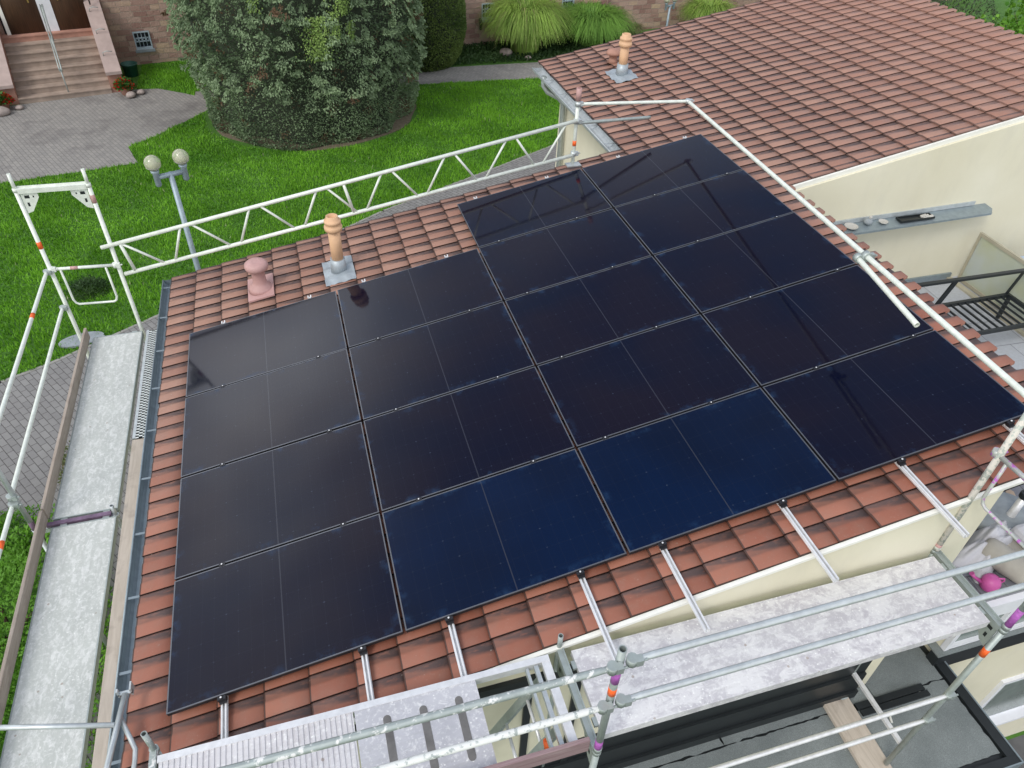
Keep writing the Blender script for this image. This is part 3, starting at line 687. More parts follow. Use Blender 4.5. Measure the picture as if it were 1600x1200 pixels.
end_guard('end guard with a U loop at the right edge above the terrace', (6.02, -.42, 1.52), (6.02, -1.17, 1.54), .44, m_metal('stained_tube', (.52, .54, .50), .5, .4, .6, (.45, .12, .45)))
# left deck boards
def deck(label, x0, x1, y0, y1, z, mat, edge, slots=0):
    t = thing('deck_board', label, 'deck board', ((x0+x1)/2, (y0+y1)/2, z-.07), GD)
    b = MB(); b.box((x0+.012, y0+.012, z-.012), (x1-.012, y1-.012, z)); b.build('deck_plate', mat, t)
    b = MB(); long_y = (y1-y0) > (x1-x0)
    if long_y:
        b.box((x0, y0, z-.07), (x0+.0115, y1, z+.003)); b.box((x1-.0115, y0, z-.07), (x1, y1, z+.003)); b.box((x0+.0115, y0, z-.05), (x1-.0115, y0+.0115, z+.002)); b.box((x0+.0115, y1-.0115, z-.05), (x1-.0115, y1, z+.002))
    else:
        b.box((x0, y0, z-.07), (x1, y0+.0115, z+.003)); b.box((x0, y1-.0115, z-.07), (x1, y1, z+.003)); b.box((x0, y0+.0115, z-.05), (x0+.0115, y1-.0115, z+.002)); b.box((x1-.0115, y0+.0115, z-.05), (x1, y1-.0115, z+.002))
    b.build('edge_profile', edge, t)
    for p_, s_ in ((0, -1), (1, 1)):
        for o_ in (.1, -.1):
            b = MB()
            if long_y: y = (y0, y1)[p_]; x = x0+.1 if o_ > 0 else x1-.1; b.box((x-.03, min(y, y+s_*.03), z-.03), (x+.03, max(y, y+s_*.03), z-.005))
            else: x = (x0, x1)[p_]; y = y0+.1 if o_ > 0 else y1-.1; b.box((min(x, x+s_*.03), y-.03, z-.03), (max(x, x+s_*.03), y+.03, z-.005))
            b.build('hook', M_GALVD, t)
    return t
deck('far pale deck board of the left scaffold, splashed with white paint', -1.318, -.736, 2.610, 5.616, -.567, M_DECKL, M_GALVD)
deck('near pale deck board of the left scaffold with a rust spot', -1.312, -.736, -.519, 2.507, -.567, M_DECKL, M_GALVD)
deck('long deck board at the lower right smeared with white plaster', 2.83, 5.95, -1.115, -.505, .415, M_DECKR, M_DECKR)
# ribbed access deck with hatch
t = thing('access_deck', 'aluminium access deck with ribbed boards, a slotted hatch plate and an open hole', 'deck board', (1.4, -.8, .34), GD)
b = MB(); x = .10
while x < 1.28: b.box((x, -1.105, .395), (x+.020, -.535, .4195)); b.box((x+.020, -1.105, .395), (x+.034, -.535, .4135)); x += .034
b.build('ribbed_plate', m_deck('ribbed_aluminium', (.66, .65, .66), (.52, .50, .51), .62), t)
b = MB()
hx0, hx1 = 1.30, 2.12
b.box((hx0, -1.105, .400), (hx1, -.535, .4185)); b.build('hatch_plate', M_DECKA, t)
for x in (1.50, 1.74, 1.98):
    b = MB(); n = 6; P = []
    for k in range(n+1): a = PI*k/n; P.append((x+.026*math.cos(a), -.64+.026*math.sin(a), .4192))
    for k in range(n+1): a = PI+PI*k/n; P.append((x+.026*math.cos(a), -1.02+.026*math.sin(a), .4192))
    b.prism(P, (0,0,0), (0,0,.0015)); b.build('grip_strip', M_GALVD if False else simple('worn_grip_tape', (.15, .145, .14), .9, 0, .25, 12), t)
for y0, y1 in ((-.535, -.490), (-1.150, -1.105)):
    b = MB(); b.box((.09, y0, .35), (2.66, y1, .424)); b.build('side_profile', M_ALU if y0 > -.6 else M_GALVD, t)
b = MB(); b.box((2.60, -1.105, .36), (2.66, -.535, .42)); b.build('end_profile', M_ALU, t)
b = MB(); b.box((2.48, -1.10, .34), (2.50, -.54, .40)); b.box((2.54, -1.10, .37), (2.57, -.54, .41)); b.build('hatch_stop', M_GALV, t)
# ladder under the hatch
t = thing('hatch_ladder', 'grey ladder leaning down below the open hatch', 'ladder', (2.2, -.8, -1.6))
for y in (-.62, -.98):
    b = MB(); b.beam((2.56, y, .33), (1.50, y, -1.75), .028, .062, (0,1,0)); b.build('stile', M_GALVD, t)
b = MB(); b.tube([(2.50, -1.03, .22), (2.50, -.99, .27)], .030, 12); b.build('end_cap', M_ORANGE, t)
for k in range(7):
    f = (k+.6)/7.2; x = 2.56-1.06*f; z = .33-2.08*f; b = MB(); b.tube([(x, -.61, z), (x, -.99, z)], .013, 8); b.build('rung', M_ALU, t)
# plank toe boards
def plank(name, label, a, b_, wd, ht, mat, cat='toe board', up=(0,0,1)):
    m = MB(); m.beam(a, b_, wd, ht, up); return tag(m.build(name, mat, None, .004), label, cat)
plank('toe_board', 'weathered grey wooden toe board along the outer side of the far left deck', (-1.368, 5.637, -.495), (-1.368, 2.64, -.495), .030, .15, M_WOODY)
plank('toe_board', 'weathered wooden toe board along the near left deck, cut by the picture bottom', (-1.372, 2.62, -.490), (-1.372, -.519, -.490), .030, .15, M_WOODY)
plank('toe_board', 'wine-stained wooden toe board in front of the open hatch', (.10, -1.172, .50), (2.70, -1.172, .50), .030, .15, M_WOODP)
plank('scaffold_plank', 'pale wooden plank squeezed between the left deck and the gutter', (-.589, 3.585, -.598), (-.563, -.54, -.598), .20, .04, M_WOODB, 'plank')
# perforated steel plank
t = thing('perforated_plank', 'perforated galvanised steel plank beside the gutter at the far left corner', 'plank', (-.53, 4.4, -.49), None)
b = MB(); x0, x1, y0, y1, z = -.691, -.486, 3.605, 5.637, -.577
b.box((x0, y0, z-.05), (x0+.03, y1, z)); b.box((x1-.03, y0, z-.05), (x1, y1, z)); 
nx, ny = 4, 44; cw = (x1-x0-.06)/nx; ch = (y1-y0)/ny
vs = []; fs = []
for i in range(nx):
    for j in range(ny):
        cx0 = x0+.03+i*cw; cy0 = y0+j*ch; o_ = ch*.5 if i % 2 else 0
        if cy0+o_+ch > y1: continue
        A_ = [(cx0, cy0+o_), (cx0+cw, cy0+o_), (cx0+cw, cy0+o_+ch), (cx0, cy0+o_+ch)]
        B_ = [(cx0+cw*.12, cy0+o_+ch*.18), (cx0+cw*.88, cy0+o_+ch*.18), (cx0+cw*.88, cy0+o_+ch*.84), (cx0+cw*.12, cy0+o_+ch*.84)]
        n0 = len(vs); vs += [(p[0], p[1], z-.004) for p in A_]+[(p[0], p[1], z+.004) for p in B_]+[(p[0], p[1], z-.012) for p in B_]
        for k in range(4): k2 = (k+1) % 4; fs += [(n0+k, n0+k2, n0+4+k2, n0+4+k), (n0+4+k, n0+4+k2, n0+8+k2, n0+8+k)]
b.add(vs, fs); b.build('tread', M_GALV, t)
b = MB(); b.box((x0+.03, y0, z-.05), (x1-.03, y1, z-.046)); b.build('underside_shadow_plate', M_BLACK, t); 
# small guard frame lying across the near left corner
t = thing('corner_guard', 'galvanised guard with a forked end lying over the gutter at the lower left', 'end guard', (-.33, .2, 0), None)
b = MB(); b.tube([(-.285, .24, .0), (-.345, -.22, .0), (-.40, -.70, .0)], .020); b.build('tube', M_GALV, t)
b = MB(); b.box((-.335, .235, -.006), (-.235, .262, .006)); b.box((-.335, .235, -.03), (-.323, .262, .05)); b.box((-.247, .235, -.03), (-.235, .30, .05)); b.build('fork', M_GALV, t)
b = MB(); b.tube([(-1.40, .29, 0), (-.33, .02, .0)], .019); b.build('cross_rail', M_GALV, t)
b = MB(); b.tube([(-.31, .08, -.02), (-.235, -.08, -.04), (-.20, -.16, -.06), (-.20, -.24, -.07), (-.23, -.60, -.08)], .017); b.build('bent_tube', M_GALV, t)
# lattice girder
t = thing('lattice_girder', 'long white lattice girder with zigzag braces spanning above the far roof edge', 'lattice girder', (-.7, 5.5, .4))
A0, A1 = Vector((-.860, 5.66, .644)), Vector((5.12, 5.91, 1.60)); B0, B1 = Vector((-.717, 5.68, .249)), Vector((5.10, 5.91, 1.13))
b = MB(); b.tube([A0, A1], .0242, 14); b.build('upper_chord', M_WHITE, t)
b = MB(); b.tube([B0, B1], .0242, 14); b.build('lower_chord', M_WHITE, t)
def on(a0, a1, f): return a0.lerp(a1, f)
b = MB(); b.tube([on(A0, A1, .035), on(B0, B1, .022)], .020, 10); b.build('end_post', M_WHITE, t)
n = 14
fr = [.025+.96*k/n for k in range(n+1)]
for k in range(n):
    p, q = (A0, A1), (B0, B1)
    if k % 2: p, q = q, p
    b = MB(); e = .012 if k % 2 == 0 else -.0
    b.tube([on(p[0], p[1], fr[k]+.010), on(q[0], q[1], fr[k+1]-.010)], .0150, 8); b.build('brace', M_WHITE, t)
b = MB(); b.tube([on(A0, A1, .482), on(B0, B1, .487)], .019, 10); b.build('middle_post', M_WHITE, t)
# upright at the step of the roofs and the tubes it carries
t = thing('roof_post', 'pale post with orange band holding the far end of the lattice girder', 'post', (5.13, 5.95, .95), 'upright scaffold posts')
b = MB(); b.tube([(5.13, 5.965, .98), (5.13, 5.965, 1.86)], TR, 14); b.build('tube', M_WHITE, t)
b = MB(); b.tube([(5.13, 5.965, 1.84), (5.13, 5.965, 2.0)], TR*1.5, 14, hollow=True); b.build('head', M_PINKP, t)
b = MB(); b.tube([(5.13, 5.965, 1.24), (5.13, 5.965, 1.31)], TR+.002, 14); b.build('tape_band', M_ORANGE, t)
b = MB(); clamp(b, (5.12, 5.94, 1.14)); clamp(b, (5.12, 5.94, 1.58)); clamp(b, (5.13, 5.96, 1.80)); b.box((5.02, 5.86, .985), (5.22, 5.98, 1.0)); b.build('coupler', M_GALV, t)
rail('short spare tube sticking out past the roof post above the tiles', (5.14, 5.93, 1.56), (6.26, 6.09, 1.49), M_GALVD, 'spare_tube', 'tube', .022, False)
rail('white tube from the roof post to the corner above the far roof', (5.13, 5.95, 1.80), (6.68, 5.89, 1.75), M_WHITE, 'bent_corner_tube', 'tube', .021, False)
b = MB(); clamp(b, (6.68, 5.89, 1.75), (0,0,1), .036); tag(b.build('corner_coupler', M_GALV), 'small coupler at the far upper corner where two tubes meet', 'coupler')
Q0, Q1 = Vector((6.68, 5.86, 1.75)), Vector((5.97, -.43, 2.07))
def zq(f): return Q0.lerp(Q1, f)
rail('long white tube slanting across the right side of the solar array', zq(0), zq(1), M_WHITE, 'long_tube', 'tube', .0235, False)
c_ = zq(.685)
b = MB(); clamp(b, c_, (Q1-Q0).normalized(), .045); clamp(b, c_+Vector((-.05, .03, -.03)), (Q1-Q0).normalized(), .042); tag(b.build('swivel_coupler', M_GALVD), 'worn double coupler halfway along the long slanting tube', 'coupler')
rail('short open-ended tube hanging from the coupler of the long tube', c_+Vector((-.055, .03, -.03)), c_+Vector((-.20, -.93, -.05)), M_WHITE, 'short_tube', 'tube', .0235, False)

# ------------------------------------------------------------------ terrace and lower roof
def struct(name, b, m):
    o = b.build(name, m); o['kind'] = 'structure'; return o
b = MB(); b.box((6.50, -.62, -.62), (16.0, 4.07, -.46)); struct('terrace_floor', b, M_TERR)
b = MB(); b.prism([(6.5, -.60, -.4595), (8.9, -.60, -.4595), (8.9, 1.6, -.4595), (6.5, 1.6, -.4595)], (0,0,0), (0,0,.006)); struct('terrace_tiles', b, M_TERRD)
b = MB(); b.box((6.50, -.68, -.66), (16, -.621, -.44)); tag(b.build('edge_trim', M_WHITEP), 'long pale metal trim along the front edge of the terrace', 'edge trim')
b = MB(); b.box((6.62, -.60, -.452), (6.80, .0, -.38)); tag(b.build('kerb_block', M_CONC, None, .008), 'short grey kerb block on the terrace beside the house corner', 'kerb')
b = MB(); b.prism([(8.4, 4.04, -.455), (10.5, 4.04, -.455), (10.5, 4.068, -.455), (8.4, 4.068, -.455)], (0,0,0), (0,0,.09)); b.build('skirting', M_ZINC, house)
# umbrella base
t = thing('umbrella_base', 'round grey concrete umbrella base with short pole stub on the terrace', 'umbrella base', (7.74, .08, -.452))
b = MB(); b.lathe((7.74, .08, -.452), [(.33, 0), (.345, .02), (.345, .09), (.32, .115), (.10, .125), (.05, .128)], 40); b.build('base_plate', M_CONC, t)
b = MB(); b.lathe((7.74, .08, -.33), [(.045, 0), (.040, .01), (.034, .30)], 20); b.build('tube', M_ALU, t)
b = MB(); b.lathe((7.74, .08, -.06), [(.050, 0), (.052, .05), (.046, .06), (.040, .045)], 20); b.build('collar', M_BLACK, t)
# crumpled cover and cushions
def crumple(name, label, cat, c, rx, ry, h, m, seed, rot=0, n=60, sharp=1.0):
    r_ = np.random.default_rng(seed); ph = r_.random((10, 3))*6.28; k = r_.normal(0, 4.2, (10, 2)); V = []; F = []; cr, sr = math.cos(rot), math.sin(rot)
    for i in range(n+1):
        for j in range(n+1):
            x = -1+2*i/n; y = -1+2*j/n; e = max(0, 1-abs(x)**3)*max(0, 1-abs(y)**3)
            z = sum(abs(math.sin(k[q,0]*x+k[q,1]*y+ph[q,0]))**1.2*(.16 if q < 4 else .07) for q in range(10))
            X = x*rx*(1+.08*math.sin(5*y+ph[0,1])); Y = y*ry*(1+.1*math.sin(6*x+ph[1,1]))
            V.append((c[0]+X*cr-Y*sr, c[1]+X*sr+Y*cr, c[2]+h*e*(.25+z)+.004))
    for i in range(n):
        for j in range(n): a = i*(n+1)+j; F.append((a, a+n+1, a+n+2, a+1))
    o = np_mesh(name, V, F, m, smooth=True); tag(o, label, cat); md = o.modifiers.new('thick', 'SOLIDIFY'); md.thickness = .006; return o
crumple('furniture_cover', 'crumpled pale grey cover bunched up on the terrace beside the umbrella base', 'cover', (7.30, -.15, -.45), .42, .17, .24, M_CLOTH, 5, .35)
def roll(name, label, a, b_, r, m, cat='cushion'):
    a = Vector(a); b_ = Vector(b_); d = (b_-a); L_ = d.length; b = MB(); prof = [(r*.45, 0), (r*.8, .012), (r*.97, .04), (r, .09)]+[(r*(1+.02*math.sin(k*1.7)), .09+(L_-.18)*k/8) for k in range(1, 8)]+[(r, L_-.09), (r*.97, L_-.04), (r*.8, L_-.012), (r*.45, L_)]
    b.lathe(a, prof, 24, d); return tag(b.build(name, m), label, cat)
roll('cushion_roll', 'beige rolled cushion lying nearest the pink watering can', (7.16, -.16, -.31), (7.34, -.58, -.31), .125, M_CLOTHB)
b = MB(); b.box((7.35, -.52, -.45), (7.95, -.10, -.28)); tag(b.build('seat_cushion', M_CLOTHB, None, .05), 'flat grey beige seat cushion behind the rolled cushion', 'cushion')
b = MB(); b.box((7.45, -.50, -.275), (8.05, -.12, -.13)); tag(b.build('seat_cushion', M_CLOTH, None, .05), 'pale grey cushion stacked on top of the flat beige one', 'cushion')
t = thing('watering_can', 'small pink plastic watering can on the terrace edge', 'watering can', (6.99, -.49, -.45))
b = MB(); b.lathe((6.99, -.49, -.45), [(.06, 0), (.078, .02), (.082, .09), (.066, .13), (.04, .145), (.025, .15)], 24); b.build('body', M_PINK, t)
b = MB(); b.tube([(6.94, -.46, -.40), (6.86, -.41, -.35), (6.83, -.39, -.31)], [.022, .014, .022], 12); b.build('spout', M_PINK, t)
b = MB(); b.tube([(7.06, -.51, -.40), (7.10, -.52, -.35), (7.08, -.52, -.31), (7.02, -.50, -.31)], .008, 8); b.build('handle', M_PINK, t)
for i, (x, y, a) in enumerate(((7.86, .38, .3), (8.02, .30, 1.2))):
    b = MB(); n = 8; P = [Vector((math.cos(2*PI*k/n)*.13*(1+.2*math.cos(k*2.1)), math.sin(2*PI*k/n)*.06, .03*math.sin(k))) for k in range(n)]
    M = Matrix.Rotation(a, 3, 'Z'); b.prism([M @ p+Vector((x, y, -.42)) for p in P], (0,0,0), (0,0,.006))
    tag(b.build('dry_leaf', M_LEAFB), ['large dry leaf curled behind the umbrella base', 'second dry leaf at the picture edge by the umbrella base'][i], 'leaf')
# slatted bench of black metal
t = thing('metal_bench', 'black slatted metal bench frame without cushions on the terrace', 'bench', (9.8, 2.8, -.46))
b = MB(); z = -.10
for x in np.linspace(9.36, 10.30, 9): b.box((x-.008, 2.46, z-.012), (x+.008, 3.04, z+.012))
b.build('seat_slats', M_BLACK, t)
b = MB(); b.box((9.24, 3.04, z-.025), (10.45, 3.085, z+.025)); b.box((9.24, 2.42, z-.025), (10.45, 2.46, z+.025)); b.box((9.22, 2.46, z-.0245), (9.262, 3.04, z+.0245)); b.box((10.41, 2.46, z-.0245), (10.45, 3.04, z+.0245)); b.build('seat_frame', M_BLACK, t)
for x, y in ((9.245, 3.03), (10.43, 3.03), (9.245, 2.44), (10.43, 2.44)):
    b = MB(); b.beam((x, y, -.46), (x, y, z-.026), .04, .04, (1,0,0)); b.build('leg', M_BLACK, t)
b = MB(); b.beam((8.62, 3.03, .335), (10.62, 2.99, .335), .05, .035); b.build('back_rail', M_BLACK, t)
b = MB(); b.beam((9.26, 3.07, z+.026), (9.32, 3.02, .317), .075, .02, (0,1,0)); b.build('back_post', M_BLACK, t)
b = MB(); b.beam((10.40, 3.07, z+.026), (10.42, 3.02, .317), .04, .02, (0,1,0)); b.build('back_post', M_BLACK, t)
b = MB(); b.beam((8.66, 3.03, -.46), (8.66, 3.03, .317), .04, .04, (1,0,0)); b.build('leg', M_BLACK, t)
# frosted screen standing out from the wall
t = thing('privacy_screen', 'frosted glass screen in a bronze frame standing out from the cream wall', 'screen', (10.63, 3.3, -.46))
ya, yb, za, zb, X = 3.99, 1.95, -.40, .28, 10.60
b = MB(); b.box((X-.02, yb, zb), (X+.02, ya, zb+.045)); b.box((X-.02, yb, za-.05), (X+.02, ya, za)); b.box((X-.0195, ya-.04, za), (X+.0195, ya, zb)); b.box((X-.0195, yb, za), (X+.0195, yb+.04, zb)); b.build('frame', M_BRONZE, t)
b = MB(); b.box((X-.006, yb+.04, za), (X+.006, ya-.04, zb)); b.build('pane', M_FROST, t)
b = MB(); b.box((X-.16, yb, -.46), (X-.08, ya+.05, -.43)); b.build('ground_rail', M_BRONZE, t)
b = MB(); b.box((X+.35, 3.0, -.46), (X+1.25, 3.7, .02)); b.box((X+.42, 3.06, .02), (X+1.2, 3.64, .09)); tag(b.build('storage_box', simple('blue_grey_plastic', (.36,.43,.52), .4), None, .04), 'blue grey covered box behind the frosted screen', 'box')
# things on the ledge
def plate(label, x, y, r, z=.712):
    b = MB(); b.lathe((x, y, z), [(r*.55, 0), (r*.9, .012), (r, .026), (r*.96, .026), (r*.82, .012), (r*.3, .008)], 32); return tag(b.build('saucer', M_CERAM), label, 'saucer', 'saucers on the grey ledge')
plate('larger round saucer at the left end of the grey ledge', 8.26, 3.95, .088, .706); plate('smaller round saucer in the middle of the grey ledge', 8.75, 3.95, .062, .714)
t = thing('bird_figurine', 'small grey bird figurine between the two saucers on the ledge', 'figurine', (8.52, 3.97, .71))
b = MB(); b.lathe((8.52, 3.97, .712), [(.02, 0), (.052, .02), (.060, .045), (.040, .07), (.015, .08)], 20); b.build('body', M_CONC, t)
b = MB(); b.lathe((8.545, 3.975, .782), [(.010, 0), (.020, .012), (.021, .03), (.010, .042)], 14); b.tube([(8.56, 3.975, .803), (8.585, 3.975, .80)], [.008, .003], 8); b.build('head', M_CERAM, t)
t = thing('planter_tray', 'dark oblong tray with pale pebbles at one end on the grey ledge', 'tray', (9.2, 3.93, .725))
b = MB(); b.box((8.99, 3.89, .722), (9.50, 3.99, .727)); b.box((8.99, 3.88, .722), (9.50, 3.89, .748)); b.box((8.99, 3.99, .722), (9.50, 4.0, .748)); b.box((8.98, 3.88, .722), (8.99, 4.0, .748)); b.box((9.50, 3.88, .722), (9.51, 4.0, .748)); b.build('tray', M_BLACK, t)
b = MB()
for k in range(14): x = 9.36+.012*k-.02*(k % 3); b.lathe((x, 3.905+.075*((k*37) % 10)/10, .727), [(.012, 0), (.018, .01), (.012, .024)], 8)
b.build('pebbles', M_CERAM, t)
# canopy
t = thing('canopy', 'low black bitumen covered canopy roof with dark rim below the plastered deck', 'canopy', (4.8, -.8, -2.2))
b = MB(); b.box((1.6, -1.46, -2.22), (7.30, -.45, -2.075)); b.box((6.37, -.449, -2.22), (7.30, .44, -2.075)); b.build('slab', M_BLACK, t)
def ragged(x0, x1, y0, y1, z, seed):
    r_ = np.random.default_rng(seed); P = []
    n = max(6, int((x1-x0)/.05)); m = max(3, int((y1-y0)/.05))
    P += [(x0+(x1-x0)*k/n, y0+r_.normal(0, .005), z) for k in range(n)]; P += [(x1+r_.normal(0, .005), y0+(y1-y0)*k/m, z) for k in range(m)]
    P += [(x1-(x1-x0)*k/n, y1+r_.normal(0, .005), z) for k in range(n)]; P += [(x0+r_.normal(0, .005), y1-(y1-y0)*k/m, z) for k in range(m)]
    b = MB(); b.prism(P, (0,0,-.008), (0,0,0)); return b.build('bitumen_sheet', M_BIT, t)
for k, (x0, x1) in enumerate(((1.66, 3.05), (3.068, 4.60), (4.618, 6.36))): ragged(x0, x1, -.60, -.45, -2.052, k)
ragged(6.368, 7.215, -.60, .43, -2.052, 5)
for k, (x0, x1) in enumerate(((1.66, 3.6), (3.602, 7.215))): ragged(x0, x1, -1.40, -.617, -2.054, 10+k)
b = MB(); b.box((7.235, -1.45, -2.2), (7.34, -.372, -2.030)); b.build('rim', M_BLACK, t)
b = MB(); b.box((1.6, -1.53, -2.2), (7.34, -1.451, -2.030)); b.build('rim', M_BLACK, t)
b = MB(); b.box((1.6, -1.545, -2.2), (7.355, -1.531, -2.022)); b.box((7.341, -1.53, -2.2), (7.355, -.372, -2.022)); b.build('drip_edge', M_ZINC, t)
b = MB()
for y0, y1, z1 in ((-.470, -.442, -1.30), (-.500, -.472, -1.62), (-.53, -.502, -1.92)): b.box((1.6, y0, -2.05), (6.16, y1, z1))
b.build('flashing_strip', M_BLACK, t)
b = MB(); b.box((6.1, -.665, -2.052), (6.92, -.60, -2.018)); b.box((6.12, -.73, -2.052), (6.94, -.672, -2.026)); tag(b.build('offcut_strip', M_BLACK), 'black offcut strips lying on the canopy beside the plank', 'strip')
for x, y, a in ((6.38, -.82, 1.2), (6.86, -.66, 1.4), (3.2, -.9, .3)):
    b = MB(); b.box((-.045, -.010, 0), (.045, .010, .012), Matrix.Translation((x, y, -2.052)) @ Matrix.Rotation(a, 4, 'Z')); tag(b.build('wood_scrap', M_TRIM), {6.38: 'white scrap beside the plank end on the canopy', 6.86: 'small white scrap near the canopy corner'}.get(x, 'tiny white scrap on the canopy below the banded post'), 'scrap', 'scraps on the canopy')
b = MB(); b.beam((5.93, -.44, -2.028), (5.90, -1.85, -2.028), .29, .05); tag(b.build('base_plank', M_WOODB, None, .006), 'pale wooden plank lying across the canopy under the right frame', 'plank')
b = MB(); b.beam((6.02, -.47, -1.60), (6.02, -1.17, -1.60), .04, .035); tag(b.build('cross_tube', M_ALU), 'short cross tube low above the pale plank between the two right posts', 'tube')
t = thing('base_jack', 'scaffold base jack on the pale plank over the canopy', 'base jack', (6.02, -.45, -2.0)); b = MB(); b.lathe((6.02, -.45, -2.0), [(.095, 0), (.095, .008), (.035, .012), (.03, .03)], 10); b.build('base_plate', M_GALVD, t); b = MB(); b.lathe((6.02, -.45, -1.97), [(.018, 0), (.018, .1), (.04, .11), (.04, .14), (.028, .15)], 12); b.build('spindle', M_GALVD, t)

# ------------------------------------------------------------------ ground, paths
def gz(x, y):
    if y > .3: return GZ
    fx = min(1, max(0, (x-.3)/1.2)); fy = min(1, max(0, (.3-y)/.6)); return GZ-3.1*fx*fy
xs = sorted(set([-60, -30, -15]+list(np.arange(-8, 3, .3))+list(np.arange(3, 30, 1.5))+[40, 60, 90])); ys = sorted(set([-40, -20, -8]+list(np.arange(-4, 1.2, .15))+list(np.arange(1.5, 32, 1.5))+[45, 70, 120]))
V = [(x, y, gz(x, y)) for y in ys for x in xs]; nx = len(xs); F = [(j*nx+i, j*nx+i+1, (j+1)*nx+i+1, (j+1)*nx+i) for j in range(len(ys)-1) for i in range(nx-1)]
g = np_mesh('ground', V, F, M_GROUND); g['kind'] = 'structure'
b = MB(); b.prism([(1.8, -12, -6.29), (30, -12, -6.29), (30, -.3, -6.29), (1.8, -.3, -6.29)], (0,0,0), (0,0,.006)); struct('lower_yard', b, M_ASPH)
PATH = [(-9, -.5), (-7.0, 4.6), (-5.0, 7.4), (-3.94, 8.51), (-3.25, 8.84), (-2.73, 9.16), (-1.35, 10.03), (0, 10.95), (1.7, 12.1), (3.3, 13.15), (4.19, 13.63), (6.4, 14.8), (8.69, 16.04), (14, 18.9), (14, 9.75), (6.3, 9.75), (6.2, 6.0), (0, 6.0), (-.04, -1.0), (-1.6, -1.0), (-2.0, 1.0), (-2.45, 3.0), (-2.72, 4.7), (-3.3, 5.1), (-4.6, 4.0), (-6.5, 1.0), (-7.0, -.5)]
b = MB(); b.prism([(x, y, GZ+.006) for x, y in PATH], (0,0,-.05), (0,0,0)); struct('path', b, M_PATH)
b = MB(); pts = PATH[0:14]
for p, q in zip(pts, pts[1:]): 
    d = (Vector((*q, 0))-Vector((*p, 0))).normalized()*.02
    b.beam((p[0]-d.x, p[1]-d.y, GZ-.02), (q[0]+d.x, q[1]+d.y, GZ-.02), .06, .07)
struct('path_edging', b, M_KERB)
FORE = [(-14, 15.4), (-5.54, 16.6), (-2.46, 17.13), (-2.79, 18.24), (-2.1, 18.9), (-1.05, 20.21), (-.6, 20.9), (-.9, 21.6), (-1.48, 22.1), (-2.3, 22.7), (-2.93, 22.75), (-3.7, 22.6), (-6.3, 22.0), (-14, 21.0)]
b = MB(); b.prism([(x, y, GZ+.006) for x, y in FORE], (0,0,-.05), (0,0,0)); struct('forecourt', b, M_FORE)
WALK = [(-1.2, 21.5), (5.78, 21.55), (10.07, 21.39), (17, 21.6), (28, 23.6), (28, 25.2), (17, 23.3), (10.6, 23.01), (6.07, 23.06), (-1.2, 22.2)]
b = MB(); b.prism([(x, y, GZ+.009) for x, y in WALK], (0,0,-.05), (0,0,0)); struct('walkway', b, M_FORE)
b = MB(); n = 48; b.prism([(2.30+3.03*math.cos(2*PI*k/n)*(1+.02*math.sin(5*k)), 20.03+3.0*math.sin(2*PI*k/n)*(1+.02*math.cos(7*k)), GZ+.014) for k in range(n)], (0,0,-.05), (0,0,0)); struct('soil_bed', b, M_SOIL)
b = MB(); n = 24; b.prism([(-2.78+.36*math.cos(2*PI*k/n)+.1*math.sin(2*PI*k/n), 9.42+.20*math.sin(2*PI*k/n), GZ+.012) for k in range(n)], (0,0,0), (0,0,.04)); tag(b.build('stepping_slab', M_CONC), 'pale flat oval slab on the lawn edge behind the foot of the tall scaffold frame', 'slab')

# ------------------------------------------------------------------ church
CH = thing('church', 'church of pinkish sandstone blocks with barred basement windows and a stepped portal', 'church', (0, 25.2, GZ))
CO = Vector((-3.41, 25.14, 0)); CA = R(11); CE = Vector((math.cos(CA), math.sin(CA), 0)); CN = Vector((math.sin(CA), -math.cos(CA), 0))
def cp(s_, d, z): return CO+CE*s_+CN*d+Vector((0, 0, z))
def wallmesh(name, o, e, n_, segs, th=.5, par=CH):
    V = []; F = []; UVs = []
    for (s0, s1, z0, z1, d) in segs:
        P = [o+e*s0+n_*d, o+e*s1+n_*d]
        b0 = len(V)
        V += [(*P[0].xy, z0), (*P[1].xy, z0), (*P[1].xy, z1), (*P[0].xy, z1)]; UVs += [(s0, z0), (s1, z0), (s1, z1), (s0, z1)]; F.append((b0, b0+1, b0+2, b0+3))
        Q = [p-n_*th for p in P]; b0 = len(V)
        V += [(*P[1].xy, z0), (*Q[1].xy, z0), (*Q[1].xy, z1), (*P[1].xy, z1)]; UVs += [(s1, z0), (s1+th, z0), (s1+th, z1), (s1, z1)]; F.append((b0, b0+1, b0+2, b0+3)); b0 = len(V)
        V += [(*Q[0].xy, z0), (*P[0].xy, z0), (*P[0].xy, z1), (*Q[0].xy, z1)]; UVs += [(s0-th, z0), (s0, z0), (s0, z1), (s0-th, z1)]; F.append((b0, b0+1, b0+2, b0+3)); b0 = len(V)
        V += [(*P[0].xy, z1), (*P[1].xy, z1), (*Q[1].xy, z1), (*Q[0].xy, z1)]; UVs += [(s0, z1), (s1, z1), (s1, z1+th), (s0, z1+th)]; F.append((b0, b0+1, b0+2, b0+3)); b0 = len(V)
        V += [(*Q[1].xy, z0), (*Q[0].xy, z0), (*Q[0].xy, z1), (*Q[1].xy, z1)]; UVs += [(s1, z0), (s0, z0), (s0, z1), (s1, z1)]; F.append((b0, b0+1, b0+2, b0+3)); b0 = len(V)
        V += [(*Q[0].xy, z0), (*Q[1].xy, z0), (*P[1].xy, z0), (*P[0].xy, z0)]; UVs += [(s0, z0), (s1, z0), (s1, z0+th), (s0, z0+th)]; F.append((b0, b0+1, b0+2, b0+3))
    return np_mesh(name, V, F, M_SAND, par, None, np.array(UVs))
ZT = 5.0
